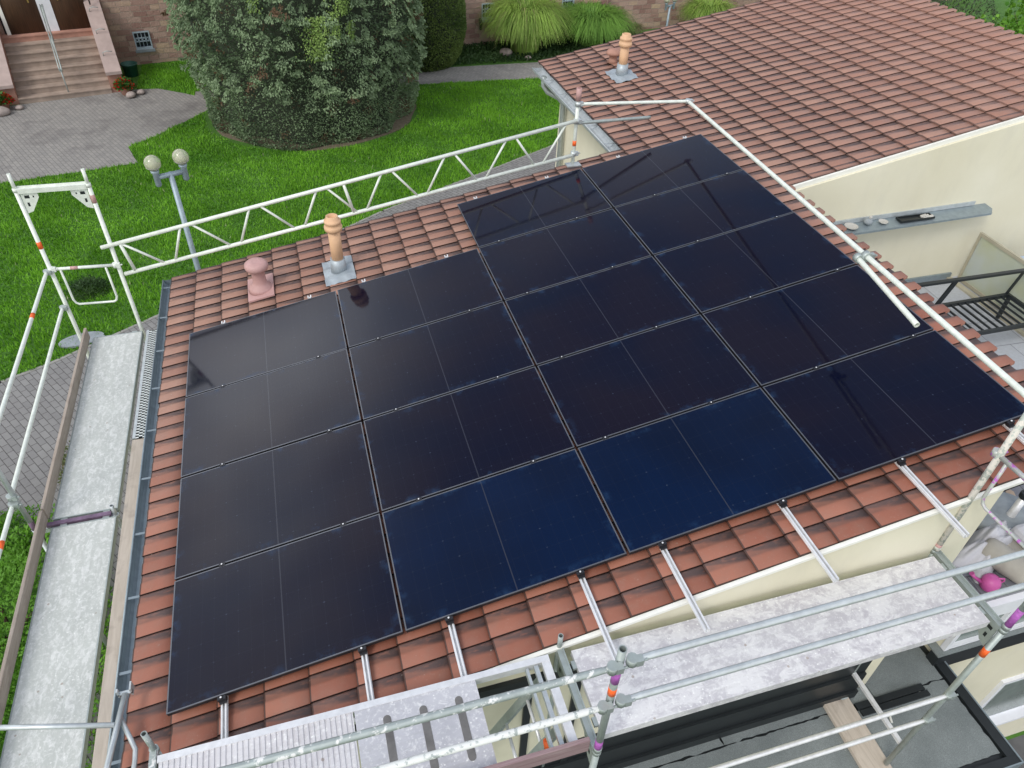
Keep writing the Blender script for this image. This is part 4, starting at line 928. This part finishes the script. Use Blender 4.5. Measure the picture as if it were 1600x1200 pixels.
wallmesh('wall', CO, CE, CN, [(-9, -3.12, GZ-.1, ZT, 0), (-.66, .41, GZ-.1, ZT, 0), (.41, .92, GZ-.1, -2.73, 0), (.41, .92, -2.17, ZT, 0), (.92, 4.8, GZ-.1, ZT, 0), (-3.12, -.66, .55, ZT, 0)])
C2 = Vector((8.44, 25.27, 0)); A2 = R(7); E2 = Vector((math.cos(A2), math.sin(A2), 0)); N2 = Vector((math.sin(A2), -math.cos(A2), 0))
segs = [(-4.2, .44, GZ-.1, ZT, 0)]; wins = [(.44, -1.77), (2.05, -1.72), (3.72, -1.60)]; px_ = .44
for s0, zt in wins:
    segs += [(px_, s0, GZ-.1, ZT, 0)] if s0 > px_ else []
    segs += [(s0, s0+.52, GZ-.1, zt-.53, 0), (s0, s0+.52, zt, ZT, 0)]; px_ = s0+.52
segs += [(px_, 26, GZ-.1, ZT, 0), (5.15, 5.6, GZ-.1, ZT-.6, .22)]
wallmesh('wall', C2, E2, N2, segs)
b = MB(); b.prism([tuple(C2-E2*4.2-N2*.5+Vector((0,0,GZ))), tuple(C2-E2*4.2-N2*.9+Vector((0,0,GZ))), tuple(CO+CE*4.8-CN*.5+Vector((0,0,GZ))), tuple(CO+CE*4.8+CN*.0+Vector((0,0,GZ)))], (0,0,0), (0,0,ZT-GZ)); b.build('wall', M_SAND, CH)
b = MB()
b.prism([cp(-9.3, .5, ZT), cp(4.8, .5, ZT), cp(4.8, -5, ZT+5.0), cp(-9.3, -5, ZT+5.0)], (0,0,-.15), (0,0,0)); b.build('church_roof', simple('slate', (.07,.07,.08), .6), CH)
b = MB(); q = [C2-E2*4.5+N2*.5, C2+E2*26.3+N2*.5, C2+E2*26.3-N2*5, C2-E2*4.5-N2*5]
b.prism([(q[0].x, q[0].y, ZT), (q[1].x, q[1].y, ZT), (q[2].x, q[2].y, ZT+5), (q[3].x, q[3].y, ZT+5)], (0,0,-.15), (0,0,0)); b.build('church_roof', simple('slate_roof', (.07,.07,.08), .6), CH)
def bwin(o, e, n_, s0, zt):
    def P(s_, d, z): return o+e*s_+n_*d+Vector((0, 0, z))
    f = MB(); W_, H_ = .51, .55
    for a, c in (((0,0),(W_,.04)), ((0,H_-.06),(W_,H_)), ((0,.04),(.035,H_-.06)), ((W_-.035,.04),(W_,H_-.06))):
        f.prism([P(s0+a[0], .03, zt-a[1]), P(s0+c[0], .03, zt-a[1]), P(s0+c[0], .03, zt-c[1]), P(s0+a[0], .03, zt-c[1])], (0,0,0), -n_*.12)
    win = f.build('window', M_GRILLE, CH)
    g = MB(); g.prism([P(s0, -.16, zt), P(s0+W_, -.16, zt), P(s0+W_, -.16, zt-H_), P(s0, -.16, zt-H_)], (0,0,0), -n_*.02); g.build('pane', M_WGLASS, win)
    g = MB()
    for k in range(1, 4): x = s0+.035+(W_-.07)*k/4; g.tube([P(x, -.02, zt-.04), P(x, -.02, zt-H_+.06)], .011, 6)
    for z in (zt-.20, zt-.32): g.tube([P(s0+.03, -.02, z), P(s0+W_-.03, -.02, z)], .012, 6)
    for k in range(4):
        x = s0+.035+(W_-.07)*(k+.5)/4; g.tube([P(x+.042*math.cos(a), -.02, zt-.26+.042*math.sin(a)) for a in [2*PI*j/12 for j in range(13)]], .010, 6)
    g.build('grille', M_GRILLE, win)
    g = MB(); g.prism([P(s0-.05, .06, zt-H_), P(s0+W_+.05, .06, zt-H_), P(s0+W_+.05, .06, zt-H_-.09), P(s0-.05, .06, zt-H_-.09)], (0,0,0), -n_*.2); g.build('sill', M_CONC, win)
bwin(CO, CE, CN, .41, -2.18)
for s0, zt in wins: bwin(C2, E2, N2, s0, zt)
b = MB(); b.tube([C2+E2*.36+N2*.05+Vector((0,0,-2.28)), C2+E2*.36+N2*.14+Vector((0,0,-2.33)), C2+E2*.36+N2*.14+Vector((0,0,-2.62))], .055, 12); b.build('wall_spout', M_BLACK, CH)
# portal: doors, white panel, steps, side walls
def cbox(b, s0, s1, d0, d1, z0, z1): return b.prism([cp(s0, d0, z0), cp(s1, d0, z0), cp(s1, d1, z0), cp(s0, d1, z0)], (0,0,0), (0,0,z1-z0))
def cquad_uv(name, s0, s1, d, z0, z1, m, par=CH):
    V = [tuple(cp(s0, d, z0)), tuple(cp(s1, d, z0)), tuple(cp(s1, d, z1)), tuple(cp(s0, d, z1)), tuple(cp(s0, d-.06, z0)), tuple(cp(s1, d-.06, z0)), tuple(cp(s1, d-.06, z1)), tuple(cp(s0, d-.06, z1))]
    F = [(0,1,2,3),(5,4,7,6),(1,5,6,2),(4,0,3,7),(3,2,6,7),(4,5,1,0)]; return np_mesh(name, V, F, m, par, None, np.array([(s0,z0),(s1,z0),(s1,z1),(s0,z1)]*2))
DZ = -1.90
d1 = cquad_uv('door', -2.96, -2.00, .14, DZ, .5, M_DOOR); d2 = cquad_uv('door', -1.62, -.70, .14, DZ, .5, M_DOOR)
b = MB(); cbox(b, -2.00, -1.62, .08, .15, DZ, .5); b.build('white_post', M_WHITEP, CH)
b = MB(); cbox(b, -3.06, -2.96, .05, .17, DZ, .5); b.build('door_frame', M_TRIM, CH)
M_BRASS = m_metal('brass', (.62, .46, .16), .35, .9)
for dd, s_ in ((d1, -2.22), (d2, -1.42)): b = MB(); cbox(b, s_, s_+.035, .14, .18, DZ+.85, DZ+1.25); b.build('handle', M_BRASS, dd)
b = MB(); cbox(b, -3.12, -.66, -.1, .055, DZ-.1, .55); b.build('portal_back', M_DARK, CH)
st = MB(); nst = 8; rise = (DZ-GZ)/nst
for k in range(nst):
    dfr = 2.50-k*.30; b = MB(); js = [-3.22, -2.4+.35*(k % 3), -1.35+.2*((k*2) % 3), -.70]
    cbox(b, -3.22, -.70, .02 if k == nst-1 else dfr-.36, dfr, GZ+k*rise-.02, GZ+(k+1)*rise-.028)
    cbox(b, -3.22, -.70, .02 if k == nst-1 else dfr-.36, dfr+.022, GZ+(k+1)*rise-.028, GZ+(k+1)*rise); b.build('stair_step', M_STEPR if k == nst-1 else M_STEP, CH)
b = MB(); cbox(b, -.695, -.30, .02, 2.46, GZ, -2.75); b.prism([cp(-.695, 2.46, -2.75), cp(-.695, .02, -2.75), cp(-.695, .02, -1.18), cp(-.695, 2.46, -2.60)], (0,0,0), CE*.395); b.build('stair_wall', M_STEPR, CH)
b = MB(); b.prism([cp(-.72, 2.54, -2.66), cp(-.72, 2.54, -2.57), cp(-.72, .02, -1.08), cp(-.72, .02, -1.17)], (0,0,0), CE*.45); b.build('coping', M_COPE, CH)
b = MB(); cbox(b, -3.75, -3.225, .02, 2.46, GZ, -2.75); b.prism([cp(-3.75, 2.46, -2.75), cp(-3.75, .02, -2.75), cp(-3.75, .02, -1.18), cp(-3.75, 2.46, -2.66)], (0,0,0), CE*.525); b.build('stair_wall', M_STEPR, CH)
b = MB(); b.prism([cp(-3.80, 2.54, -2.71), cp(-3.80, 2.54, -2.62), cp(-3.80, .02, -1.08), cp(-3.80, .02, -1.17)], (0,0,0), CE*.60); b.build('coping', M_COPE, CH)
t = thing('stair_handrail', 'thin double metal handrail down the middle of the church steps', 'handrail', tuple(cp(-1.86, 2.4, GZ)))
for s_ in (-1.90, -1.84):
    b = MB(); b.tube([cp(s_, .55, -1.10), cp(s_, .62, -1.02), cp(s_, 2.40, -2.32), cp(s_, 2.46, -2.42)], .018, 8); b.build('rail', M_GALVD, t)
for d in (.60, 1.5, 2.40): b = MB(); b.tube([cp(-1.87, d, -1.05-(d-.6)*.715), cp(-1.87, d, DZ-(d-.5)*.55-.15)], .02, 8); b.build('post', M_GALVD, t)
for k, d in enumerate((.5, 1.25, 2.0)):
    b = MB(); z = -1.08-(d-.02)*.592; b.tube([cp(-.62, d, z), cp(-.62, d, z+.10), cp(-.50, d+.02, z+.14), cp(-.36, d+.05, z+.12)], .012, 8)
    tag(b.build('rail_bracket', M_GALVD), ['topmost', 'middle', 'lowest'][k]+' of the three bent iron brackets on the right stair coping', 'bracket', 'brackets on the stair coping')
b = MB(); b.tube([cp(-.55, .02, -.55), cp(-.55, .30, -.75), cp(-.55, .34, -1.20)], .022, 8); tag(b.build('black_rail', M_BLACK), 'short black rail by the church door above the right coping', 'rail')

# ------------------------------------------------------------------ vegetation
def leaves(name, P, D, S, m, parent=None, wide=.45, rnd=None, seed=0):
    """P points, D directions (leaf axis), S sizes: diamond shaped leaf faces"""
    r_ = np.random.default_rng(seed); P = np.asarray(P); D = np.asarray(D, float); D /= np.linalg.norm(D, axis=1)[:, None]+1e-9; n = len(P); S = np.broadcast_to(S, (n,))[:, None]
    q = r_.normal(size=(n, 3)); X = np.cross(D, q); X /= np.linalg.norm(X, axis=1)[:, None]+1e-9
    V = np.stack([P, P+D*S*.45+X*S*wide, P+D*S, P+D*S*.45-X*S*wide], 1).reshape(-1, 3)
    F = np.arange(n*4).reshape(n, 4); a = r_.random(n) if rnd is None else rnd
    return np_mesh(name, V, F, m, parent, np.repeat(a, 4))
def blob(name, c, prof, m, parent, n=36, jit=.04, seed=1):
    r_ = np.random.default_rng(seed); b = MB(); vs = []; fs = []
    for i, (r0, z) in enumerate(prof):
        for k in range(n):
            a = 2*PI*k/n; rr = r0*(1+r_.normal(0, jit)); vs.append((c[0]+rr*math.cos(a), c[1]+rr*math.sin(a), z))
    for i in range(len(prof)-1):
        for k in range(n): a = i*n+k; e = i*n+(k+1) % n; fs.append((a, e, e+n, a+n))
    fs.append(tuple(range((len(prof)-1)*n, len(prof)*n))); b.add(vs, fs, True); return b.build(name, m, parent)
def interp(prof, z):
    zs = [p[1] for p in prof]; rs = [p[0] for p in prof]; return np.interp(z, zs, rs)
M_INNER = simple('inner_twigs', (.036, .046, .028), .95, 0, .35, 5, .6)
# the big conifer
TC = np.array([2.22, 20.05]); TP = [(2.90, GZ), (3.02, -2.6), (3.14, -1.6), (3.22, -.5), (3.26, .6), (3.10, 1.8), (2.55, 3.0), (1.9, 4.1), (1.1, 5.0), (.15, 5.5)]
tree = thing('conifer', 'huge broad dark green conifer, clipped tight at its foot and shaggy above, on the lawn', 'tree', (TC[0], TC[1], GZ))
b = MB(); b.tube([(TC[0], TC[1], GZ-.1), (TC[0], TC[1], 0), (TC[0]+.1, TC[1], 3), (TC[0], TC[1], 5.2)], [.38, .28, .15, .04], 12); b.build('trunk', M_BARK, tree)
blob('inner_branches', TC, [(r_*.90-.12 if r_ > .5 else .1, z) for r_, z in TP], M_INNER, tree, seed=3)
r_ = np.random.default_rng(11); P = []; D = []; SZ = []; RN = []
def tree_r(z, a): return interp(TP, z)*(1+.035*np.sin(3*a+1.2)+.03*np.sin(7*a+z*1.3)+.02*np.sin(13*a-2*z))
n = 80000; z = GZ+.03+(r_.random(n)**1.5)*6.6; a = r_.random(n)*2*PI
low = np.clip((-1.1-z)/.9, 0, 1); rad = tree_r(z, a)-np.abs(r_.normal(0, .05+.12*(1-low), n))
hole = (np.sin(a*9+z*4.1)+np.sin(a*5-z*6.7)+np.sin(z*9.3+a*14))/3
rad -= np.where(low < .6, .10+.25*np.clip(hole, 0, 1), .03*np.clip(hole*2, -1, 1))
p = np.stack([TC[0]+rad*np.cos(a), TC[1]+rad*np.sin(a), z], 1); out = np.stack([np.cos(a), np.sin(a), np.zeros(n)], 1)
d = out*.8+r_.normal(0, .6, (n, 3)); d[:, 2] += .15; P.append(p); D.append(d); SZ.append(.040+.040*r_.random(n)+.015*(1-low))
rb = np.clip(r_.random(n)*(.40+.35*low)+.10*hole*low, 0, .95); br_ = (np.sin(a*11+z*2.3)*np.sin(z*4.7-a*6)+.35*r_.normal(0, 1, n)) > 1.02; rb[br_] = .97; RN.append(rb)
nc = 1500; cz_ = GZ+1.35+(r_.random(nc)**.9)*6.2; ca = r_.random(nc)*2*PI; cr = tree_r(cz_, ca)+r_.random(nc)*.20-.08
FT = np.sin(ca*4+1)*np.sin(cz_*1.6+ca*2)
for k in range(nc):          # flat drooping fans of scale-leaf sprays, like Lawson cypress
    m = 60; base = np.array([TC[0]+cr[k]*math.cos(ca[k]), TC[1]+cr[k]*math.sin(ca[k]), cz_[k]]); o_ = np.array([math.cos(ca[k]), math.sin(ca[k]), 0]); tn = np.array([-o_[1], o_[0], 0])
    L_ = .22+.26*r_.random(); f = r_.random(m)**.6; sp = r_.uniform(-.55, .55, m); rl = r_.normal(0, .5); tn2 = tn*math.cos(rl)+(o_*.5+np.array([0, 0, .5]))*math.sin(rl); ax = o_*.50+np.array([0, 0, -.55+.7*(r_.random()-.4)])
    q = base+np.outer(f*L_*np.cos(sp), ax)+np.outer(f*L_*np.sin(sp)*.95, tn2)+r_.normal(0, .007, (m, 3)); dd = np.outer(np.cos(sp), ax)+np.outer(np.sin(sp), tn2)+r_.normal(0, .12, (m, 3))
    P.append(q); D.append(dd); SZ.append(.045+.035*r_.random(m)); RN.append(np.clip(.30+.22*FT[k]+.28*r_.random()+.35*f**2+r_.normal(0, .05, m), 0, .95) if r_.random() > .035 else np.full(m, .97))
P = np.concatenate(P); D = np.concatenate(D); SZ = np.concatenate(SZ); RN = np.concatenate(RN)
leaves('crown', P, D, SZ, M_TREE, tree, .27, RN, 5)
# fresh lime sprays in the crown
P = []; D = []
for (az, zz, wd, hh, m) in ((-1.50, -.15, .17, 1.0, 1100), (-1.28, .75, .14, .9, 700), (-1.22, -.15, .08, .5, 220), (-1.36, .1, .08, .6, 180), (-1.9, .6, .10, .4, 120)):
    da = r_.normal(0, wd*.28, m); dz = -r_.random(m)*hh+hh*.4; rr = tree_r(zz+dz, az+da)+.12+r_.random(m)*.10*(1-np.abs(da)/wd)
    P.append(np.stack([TC[0]+rr*np.cos(az+da), TC[1]+rr*np.sin(az+da), zz+dz], 1)); D.append(np.stack([np.cos(az+da)*.5, np.sin(az+da)*.5, -.6+0*da], 1)+r_.normal(0, .4, (m, 3)))
leaves('fresh_foliage', np.concatenate(P), np.concatenate(D), .055, M_LIME, tree, .33, None, 6)
# clipped egg-shaped bush behind it
BC = np.array([6.35, 23.75]); BP = [(1.05, GZ), (1.32, -2.8), (1.50, -2.1), (1.48, -1.3), (1.28, -.5), (.95, .2), (.5, .7), (.05, .9)]
bush = thing('clipped_bush', 'smooth clipped egg-shaped dark green bush behind the huge conifer', 'bush', (BC[0], BC[1], GZ)); blob('inner_branches', BC, [(max(.03, r_*.93-.05), z) for r_, z in BP], M_INNER, bush, seed=4)
b = MB(); b.tube([(BC[0], BC[1], GZ-.1), (BC[0], BC[1], .2)], [.12, .04], 8); b.build('trunk', M_BARK, bush)
n = 52000; r_ = np.random.default_rng(12); z = GZ+r_.random(n)*4.05; a = r_.random(n)*2*PI; rad = interp(BP, z)-np.abs(r_.normal(0, .03, n)); p = np.stack([BC[0]+rad*np.cos(a), BC[1]+rad*np.sin(a), z], 1)
leaves('crown', p, np.stack([np.cos(a), np.sin(a), .3+0*a], 1)+r_.normal(0, .6, (n, 3)), .045+.03*r_.random(n), M_BUSH, bush, .35, np.clip(r_.random(n)*.7+.25*np.sin(a*4+z*2.2)*np.sin(z*3), 0, 1), 7)
# arching ornamental grasses
def grass_clump(label, cx_, cy_, rr, hh, n, seed, m=M_PAMP, wd=.012, name='ornamental_grass'):
    r_ = np.random.default_rng(seed); t = thing(name, label, 'ornamental grass', (cx_, cy_, GZ), 'ornamental grasses by the church wall'); sg = 7
    a = r_.random(n)*2*PI; b0 = np.sqrt(r_.random(n))*rr*.35; reach = rr*(.15+.90*r_.random(n)); top = hh*(.75+.3*r_.random(n))
    V = []; A_ = np.repeat(r_.random(n), (sg+1)*2)
    fs = np.linspace(0, 1, sg+1); rad = b0[:, None]+reach[:, None]*fs[None]**1.5; zz = top[:, None]*(np.sin(fs*PI*.58)/1.0)[None]**.85*(1-.25*fs[None]**3) - (top*.38)[:, None]*(fs[None]**4)*r_.random(n)[:, None]
    tw = a[:, None]+r_.normal(0, .12, n)[:, None]*fs[None]
    X = cx_+rad*np.cos(tw); Y = cy_+rad*np.sin(tw); Z = GZ+zz; wv = wd*(1-.85*fs[None]**2)*np.ones((n, 1)); tx = -np.sin(tw)*wv; ty = np.cos(tw)*wv
    V = np.stack([np.stack([X-tx, Y-ty, Z], -1), np.stack([X+tx, Y+ty, Z], -1)], 2).reshape(-1, 3)
    base = np.arange(n)[:, None]*(sg+1)*2+np.arange(sg)[None]*2; base = base.ravel(); F = np.stack([base, base+1, base+3, base+2], 1)
    np_mesh('blades', V, F, m, t, A_); return t
grass_clump('larger yellow-green arching grass clump beside the clipped bush', 10.25, 24.25, 1.45, 1.95, 6400, 21)
grass_clump('darker arching grass clump beside the far orange vent pipe', 12.95, 24.6, 1.45, 1.45, 5600, 22, m_leaf('darker_grass_blades', (.06, .16, .025), (.18, .34, .06)))
grass_clump('small arching grass clump past the far twin lamp', 18.2, 25.2, 1.1, 1.35, 2600, 23)
grass_clump('low dry grass tuft at the foot of the church wall', 15.0, 25.3, .5, .55, 700, 24, M_WEED)
# ground cover along the church wall
n = 9000; r_ = np.random.default_rng(31); x = 7.2+r_.random(n)*9; y = 23.15+r_.random(n)*2.2; leaves_o = leaves('ground_cover', np.stack([x, y, np.full(n, GZ)+r_.random(n)*.10], 1), r_.normal(0, .5, (n, 3))+[0, 0, .6], .09, M_COVER, None, .35, None, 9); leaves_o['kind'] = 'stuff'
def shrub(name, label, c, R_, n, sz, m, seed, cat='shrub', wide=.42, stem=True, grp=None, zb=GZ):
    r_ = np.random.default_rng(seed); t = thing(name, label, cat, (c[0], c[1], zb), grp); d = r_.normal(size=(n, 3)); d /= np.linalg.norm(d, axis=1)[:, None]; d[:, 2] = np.abs(d[:, 2])
    lump = 1+.16*np.sin(d[:, 0]*6+seed)*np.sin(d[:, 1]*7)+.12*np.sin(d[:, 2]*11+d[:, 0]*9); rr = (1-.5*r_.random(n)**2.2)*lump
    P = np.array([c[0], c[1], zb])+d*np.array(R_)*rr[:, None]; leaves('foliage', P, d*.6+r_.normal(0, .55, (n, 3))+[0, 0, .15], sz*(.7+.6*r_.random(n)), m, t, wide, None, seed)
    if stem:
        b = MB()
        for k in range(6): a = k*1.05; b.tube([(c[0], c[1], zb), (c[0]+R_[0]*.3*math.cos(a), c[1]+R_[1]*.3*math.sin(a), zb+R_[2]*.45), (c[0]+R_[0]*.6*math.cos(a), c[1]+R_[1]*.6*math.sin(a), zb+R_[2]*.75)], [.02*R_[0]+.008, .015*R_[0]+.005, .004], 6)
        b.build('stems', M_BARK, t)
    return t
shrub('bright_shrub', 'bright green leafy tree top beyond the ridge in the upper right corner', (24.0, 14.2), (3.0, 3.3, 3.9), 17000, .13, M_SHRUB, 41, 'tree')
shrub('dark_shrub', 'grey green wispy shrub beyond the ridge beside the bright tree', (23.0, 18.5), (2.4, 2.0, 3.4), 9000, .10, M_DKSHR, 42, wide=.2)
shrub('dark_shrub', 'dark shrub beyond the ridge at the top edge of the picture', (24.0, 23.5), (3.0, 2.5, 3.0), 7000, .14, M_COVER, 43)
shrub('dark_shrub', 'deep green hedge bush behind the bright tree top', (29.0, 16.5), (3.0, 3.0, 3.6), 7000, .16, M_COVER, 44)
shrub('herb_bush', 'bright feathery green bush by the near left deck', (-2.75, 3.25), (1.0, 1.75, .85), 14000, .060, M_HERB, 45, wide=.20)
shrub('herb_bush', 'green herb growth beside the paving at the far end of the leafy bed', (-3.3, 4.75), (.75, .55, .38), 4200, .055, M_HERB, 46, wide=.2)
shrub('herb_bush', 'green feathery growth under the near left deck', (-1.9, 1.6), (.75, 1.9, .6), 9000, .06, M_HERB, 47, wide=.2)
shrub('weed_tuft', 'reddish weed tuft growing at the outer side of the left deck', (-2.42, 5.95), (.16, .42, .42), 900, .05, M_WEED, 48, 'weed', wide=.25)
shrub('weed_tuft', 'tall dark tuft of coarse grass in the middle of the lawn', (-2.85, 11.1), (.36, .30, .22), 1500, .09, M_COVER, 49, 'weed', wide=.09, stem=False)
# planters with geraniums
for i, (s_, d) in enumerate(((-.30, 2.78), (-3.62, 2.80))):
    p = cp(s_, d, GZ); nm = ['red geraniums in a pot at the right foot of the church steps', 'red geraniums in a pot at the left foot of the church steps'][i]
    t = thing('geranium_pot', nm, 'flower pot', tuple(p), 'geranium pots at the church steps'); b = MB(); b.lathe(p, [(.10, 0), (.14, .02), (.18, .22), (.19, .24), (.17, .24), (.15, .2)], 20); b.build('pot', M_STEPR, t)
    n = 1500; r_ = np.random.default_rng(50+i); dd = r_.normal(size=(n, 3)); dd /= np.linalg.norm(dd, axis=1)[:, None]; dd[:, 2] = np.abs(dd[:, 2]); P = np.array(p)+[0, 0, .22]+dd*np.array([.30, .25, .26])*(.5+.5*r_.random(n))[:, None]
    rn = r_.random(n); rn[dd[:, 0]*(1-2*i)*-1 > .45] += .25; leaves('flowers', P, dd+r_.normal(0, .4, (n, 3)), .075, M_GERA, t, .42, np.clip(rn, 0, 1), 60+i)
def rock(label, p, r0, seed, grp='rocks by the flower pots'):
    r0 *= .8
    r_ = np.random.default_rng(seed); bm = bmesh.new(); bmesh.ops.create_icosphere(bm, subdivisions=3, radius=r0)
    k = r_.normal(0, 3.0/r0*.35, (5, 3)); 
    for v in bm.verts:
        c = np.array(v.co); v.co *= 1+.13*sum(math.sin(float(k[q] @ c)+q) for q in range(5))/1.6; v.co.z *= .62
    me = bpy.data.meshes.new('rock'); bm.to_mesh(me); bm.free(); me.materials.append(M_ROCK); o = bpy.data.objects.new('rock', me); C.objects.link(o); o.location = p; tag(o, label, 'rock', grp); return o
rock('rounded rock in front of the right geranium pot', tuple(cp(-.22, 3.12, GZ+.09)), .17, 1); rock('smaller rock right of the right geranium pot', tuple(cp(.08, 2.92, GZ+.08)), .15, 2)
rock('long rock in front of the left geranium pot', tuple(cp(-3.65, 3.2, GZ+.1)), .24, 3); rock('flat rock at the left corner of the lowest church step', tuple(cp(-3.22, 2.92, GZ+.06)), .13, 4)
rock('pale rock between bush and larger grass clump', (9.45, 23.95, GZ+.12), .26, 5, 'rocks by the church wall'); rock('small pale rock at the edge of the larger grass clump', (10.1, 23.35, GZ+.07), .15, 6, 'rocks by the church wall')
b = MB(); p = cp(.02, 1.05, GZ); b.lathe(p, [(.17, 0), (.20, .02), (.235, .34), (.255, .35), (.255, .39), (.225, .39), (.20, .1)], 24); tag(b.build('plant_tub', M_GREENP), 'dark green plastic tub on the lawn beside the church steps', 'tub')
# twin globe lamps
def lamp(name, label, p, h, arm, ang, rg):
    t = thing(name, label, 'street lamp', p, 'twin globe lamps'); x, y, z = p; d = Vector((math.cos(ang), math.sin(ang), 0)); tp = Vector((x, y, z+h))
    b = MB(); b.tube([(x, y, z), (x, y, z+h*.35), (x, y, z+h)], [.052, .045, .040], 14); b.build('pole', M_LAMPM, t)
    b = MB(); b.tube([tp-d*arm+Vector((0,0,-.03)), tp+d*arm+Vector((0,0,-.03))], .038, 12); b.build('cross_arm', M_LAMPM, t)
    for s_ in (-1, 1):
        q = tp+d*arm*s_; b = MB(); b.lathe(q+Vector((0,0,-.17)), [(.03, 0), (.045, .02), (.045, .20), (.06, .22), (.062, .25), (.03, .26)], 16); b.build('lamp_holder', M_LAMPM, t)
        g = MB(); c = q+Vector((0,0,.09+rg*.9)); prof = [(rg*math.sin(PI*k/16), -rg*math.cos(PI*k/16)) for k in range(1, 16)]; g.lathe(c, prof, 28); go = g.build('lamp_globe', M_GLOBE, t)
        g = MB(); g.lathe(c-Vector((0,0,rg*.62)), [(.03, 0), (.105, .015), (.11, .02), (.04, .07), (.03, .12)], 20); g.build('reflector', M_CERAM, go)
lamp('street_lamp', 'blue grey street lamp with two pale globes behind the lattice girder', (-.34, 8.47, GZ), 3.46, .205, .35, .118)
lamp('street_lamp', 'distant small twin globe lamp in front of the church wall', (16.1, 24.6, GZ), 1.30, .20, .3, .12)
# ------------------------------------------------------------------ lawn blades
def inside(poly, x, y):
    c = np.zeros(len(x), bool); m = len(poly)
    for i in range(m):
        x0, y0 = poly[i]; x1, y1 = poly[(i+1) % m]
        k = ((y0 > y) != (y1 > y)); xx = (x1-x0)*(y-y0)/((y1-y0) if y1 != y0 else 1e-9)+x0; c ^= k & (x < xx)
    return c
n = 330000; r_ = np.random.default_rng(77); x = -8+r_.random(n)*21; y = 7.5+r_.random(n)*18
keep = ~(inside(PATH, x, y) | inside(FORE, x, y) | inside(WALK, x, y)) & (np.hypot((x-2.25)/3.15, (y-20)/3.05) > .985+.03*r_.random(n)) & (y < 25.0+(x+3.4)*.17)
keep &= ~((x > 6.4) & (y > 23.0)) & ~((x < -2.95) & (y > 22)) & ~((x > 6.1) & (y < 9.8)) & (y > 8)
x, y = x[keep], y[keep]; n = len(x); hg = .038+.050*r_.random(n); a = r_.random(n)*2*PI; wd = .010+.010*r_.random(n)
pt = np.sin(x*1.7+np.sin(y*1.1)*2)*np.sin(y*1.3+x*.4)+.5*np.sin(x*4.3+y*3.1)
rn = np.clip(r_.random(n)*.60+.16*pt+.05+.10*np.clip((x+2)/8, 0, 1), 0, .975); rn[(r_.random(n) < .010) & (np.sin(x*2.3)*np.sin(y*1.9+x) > .1)] = .995
lx, ly = r_.normal(0, .022, n), r_.normal(0, .022, n); cx_, sx_ = np.cos(a)*wd, np.sin(a)*wd; hg *= 1+.25*pt
V = np.stack([np.stack([x-cx_, y-sx_, np.full(n, GZ)], 1), np.stack([x+cx_, y+sx_, np.full(n, GZ)], 1), np.stack([x+lx, y+ly, GZ+hg], 1)], 1).reshape(-1, 3)
o = np_mesh('grass', V, np.arange(n*3).reshape(n, 3), M_LAWN, None, np.repeat(rn, 3)); o['kind'] = 'stuff'
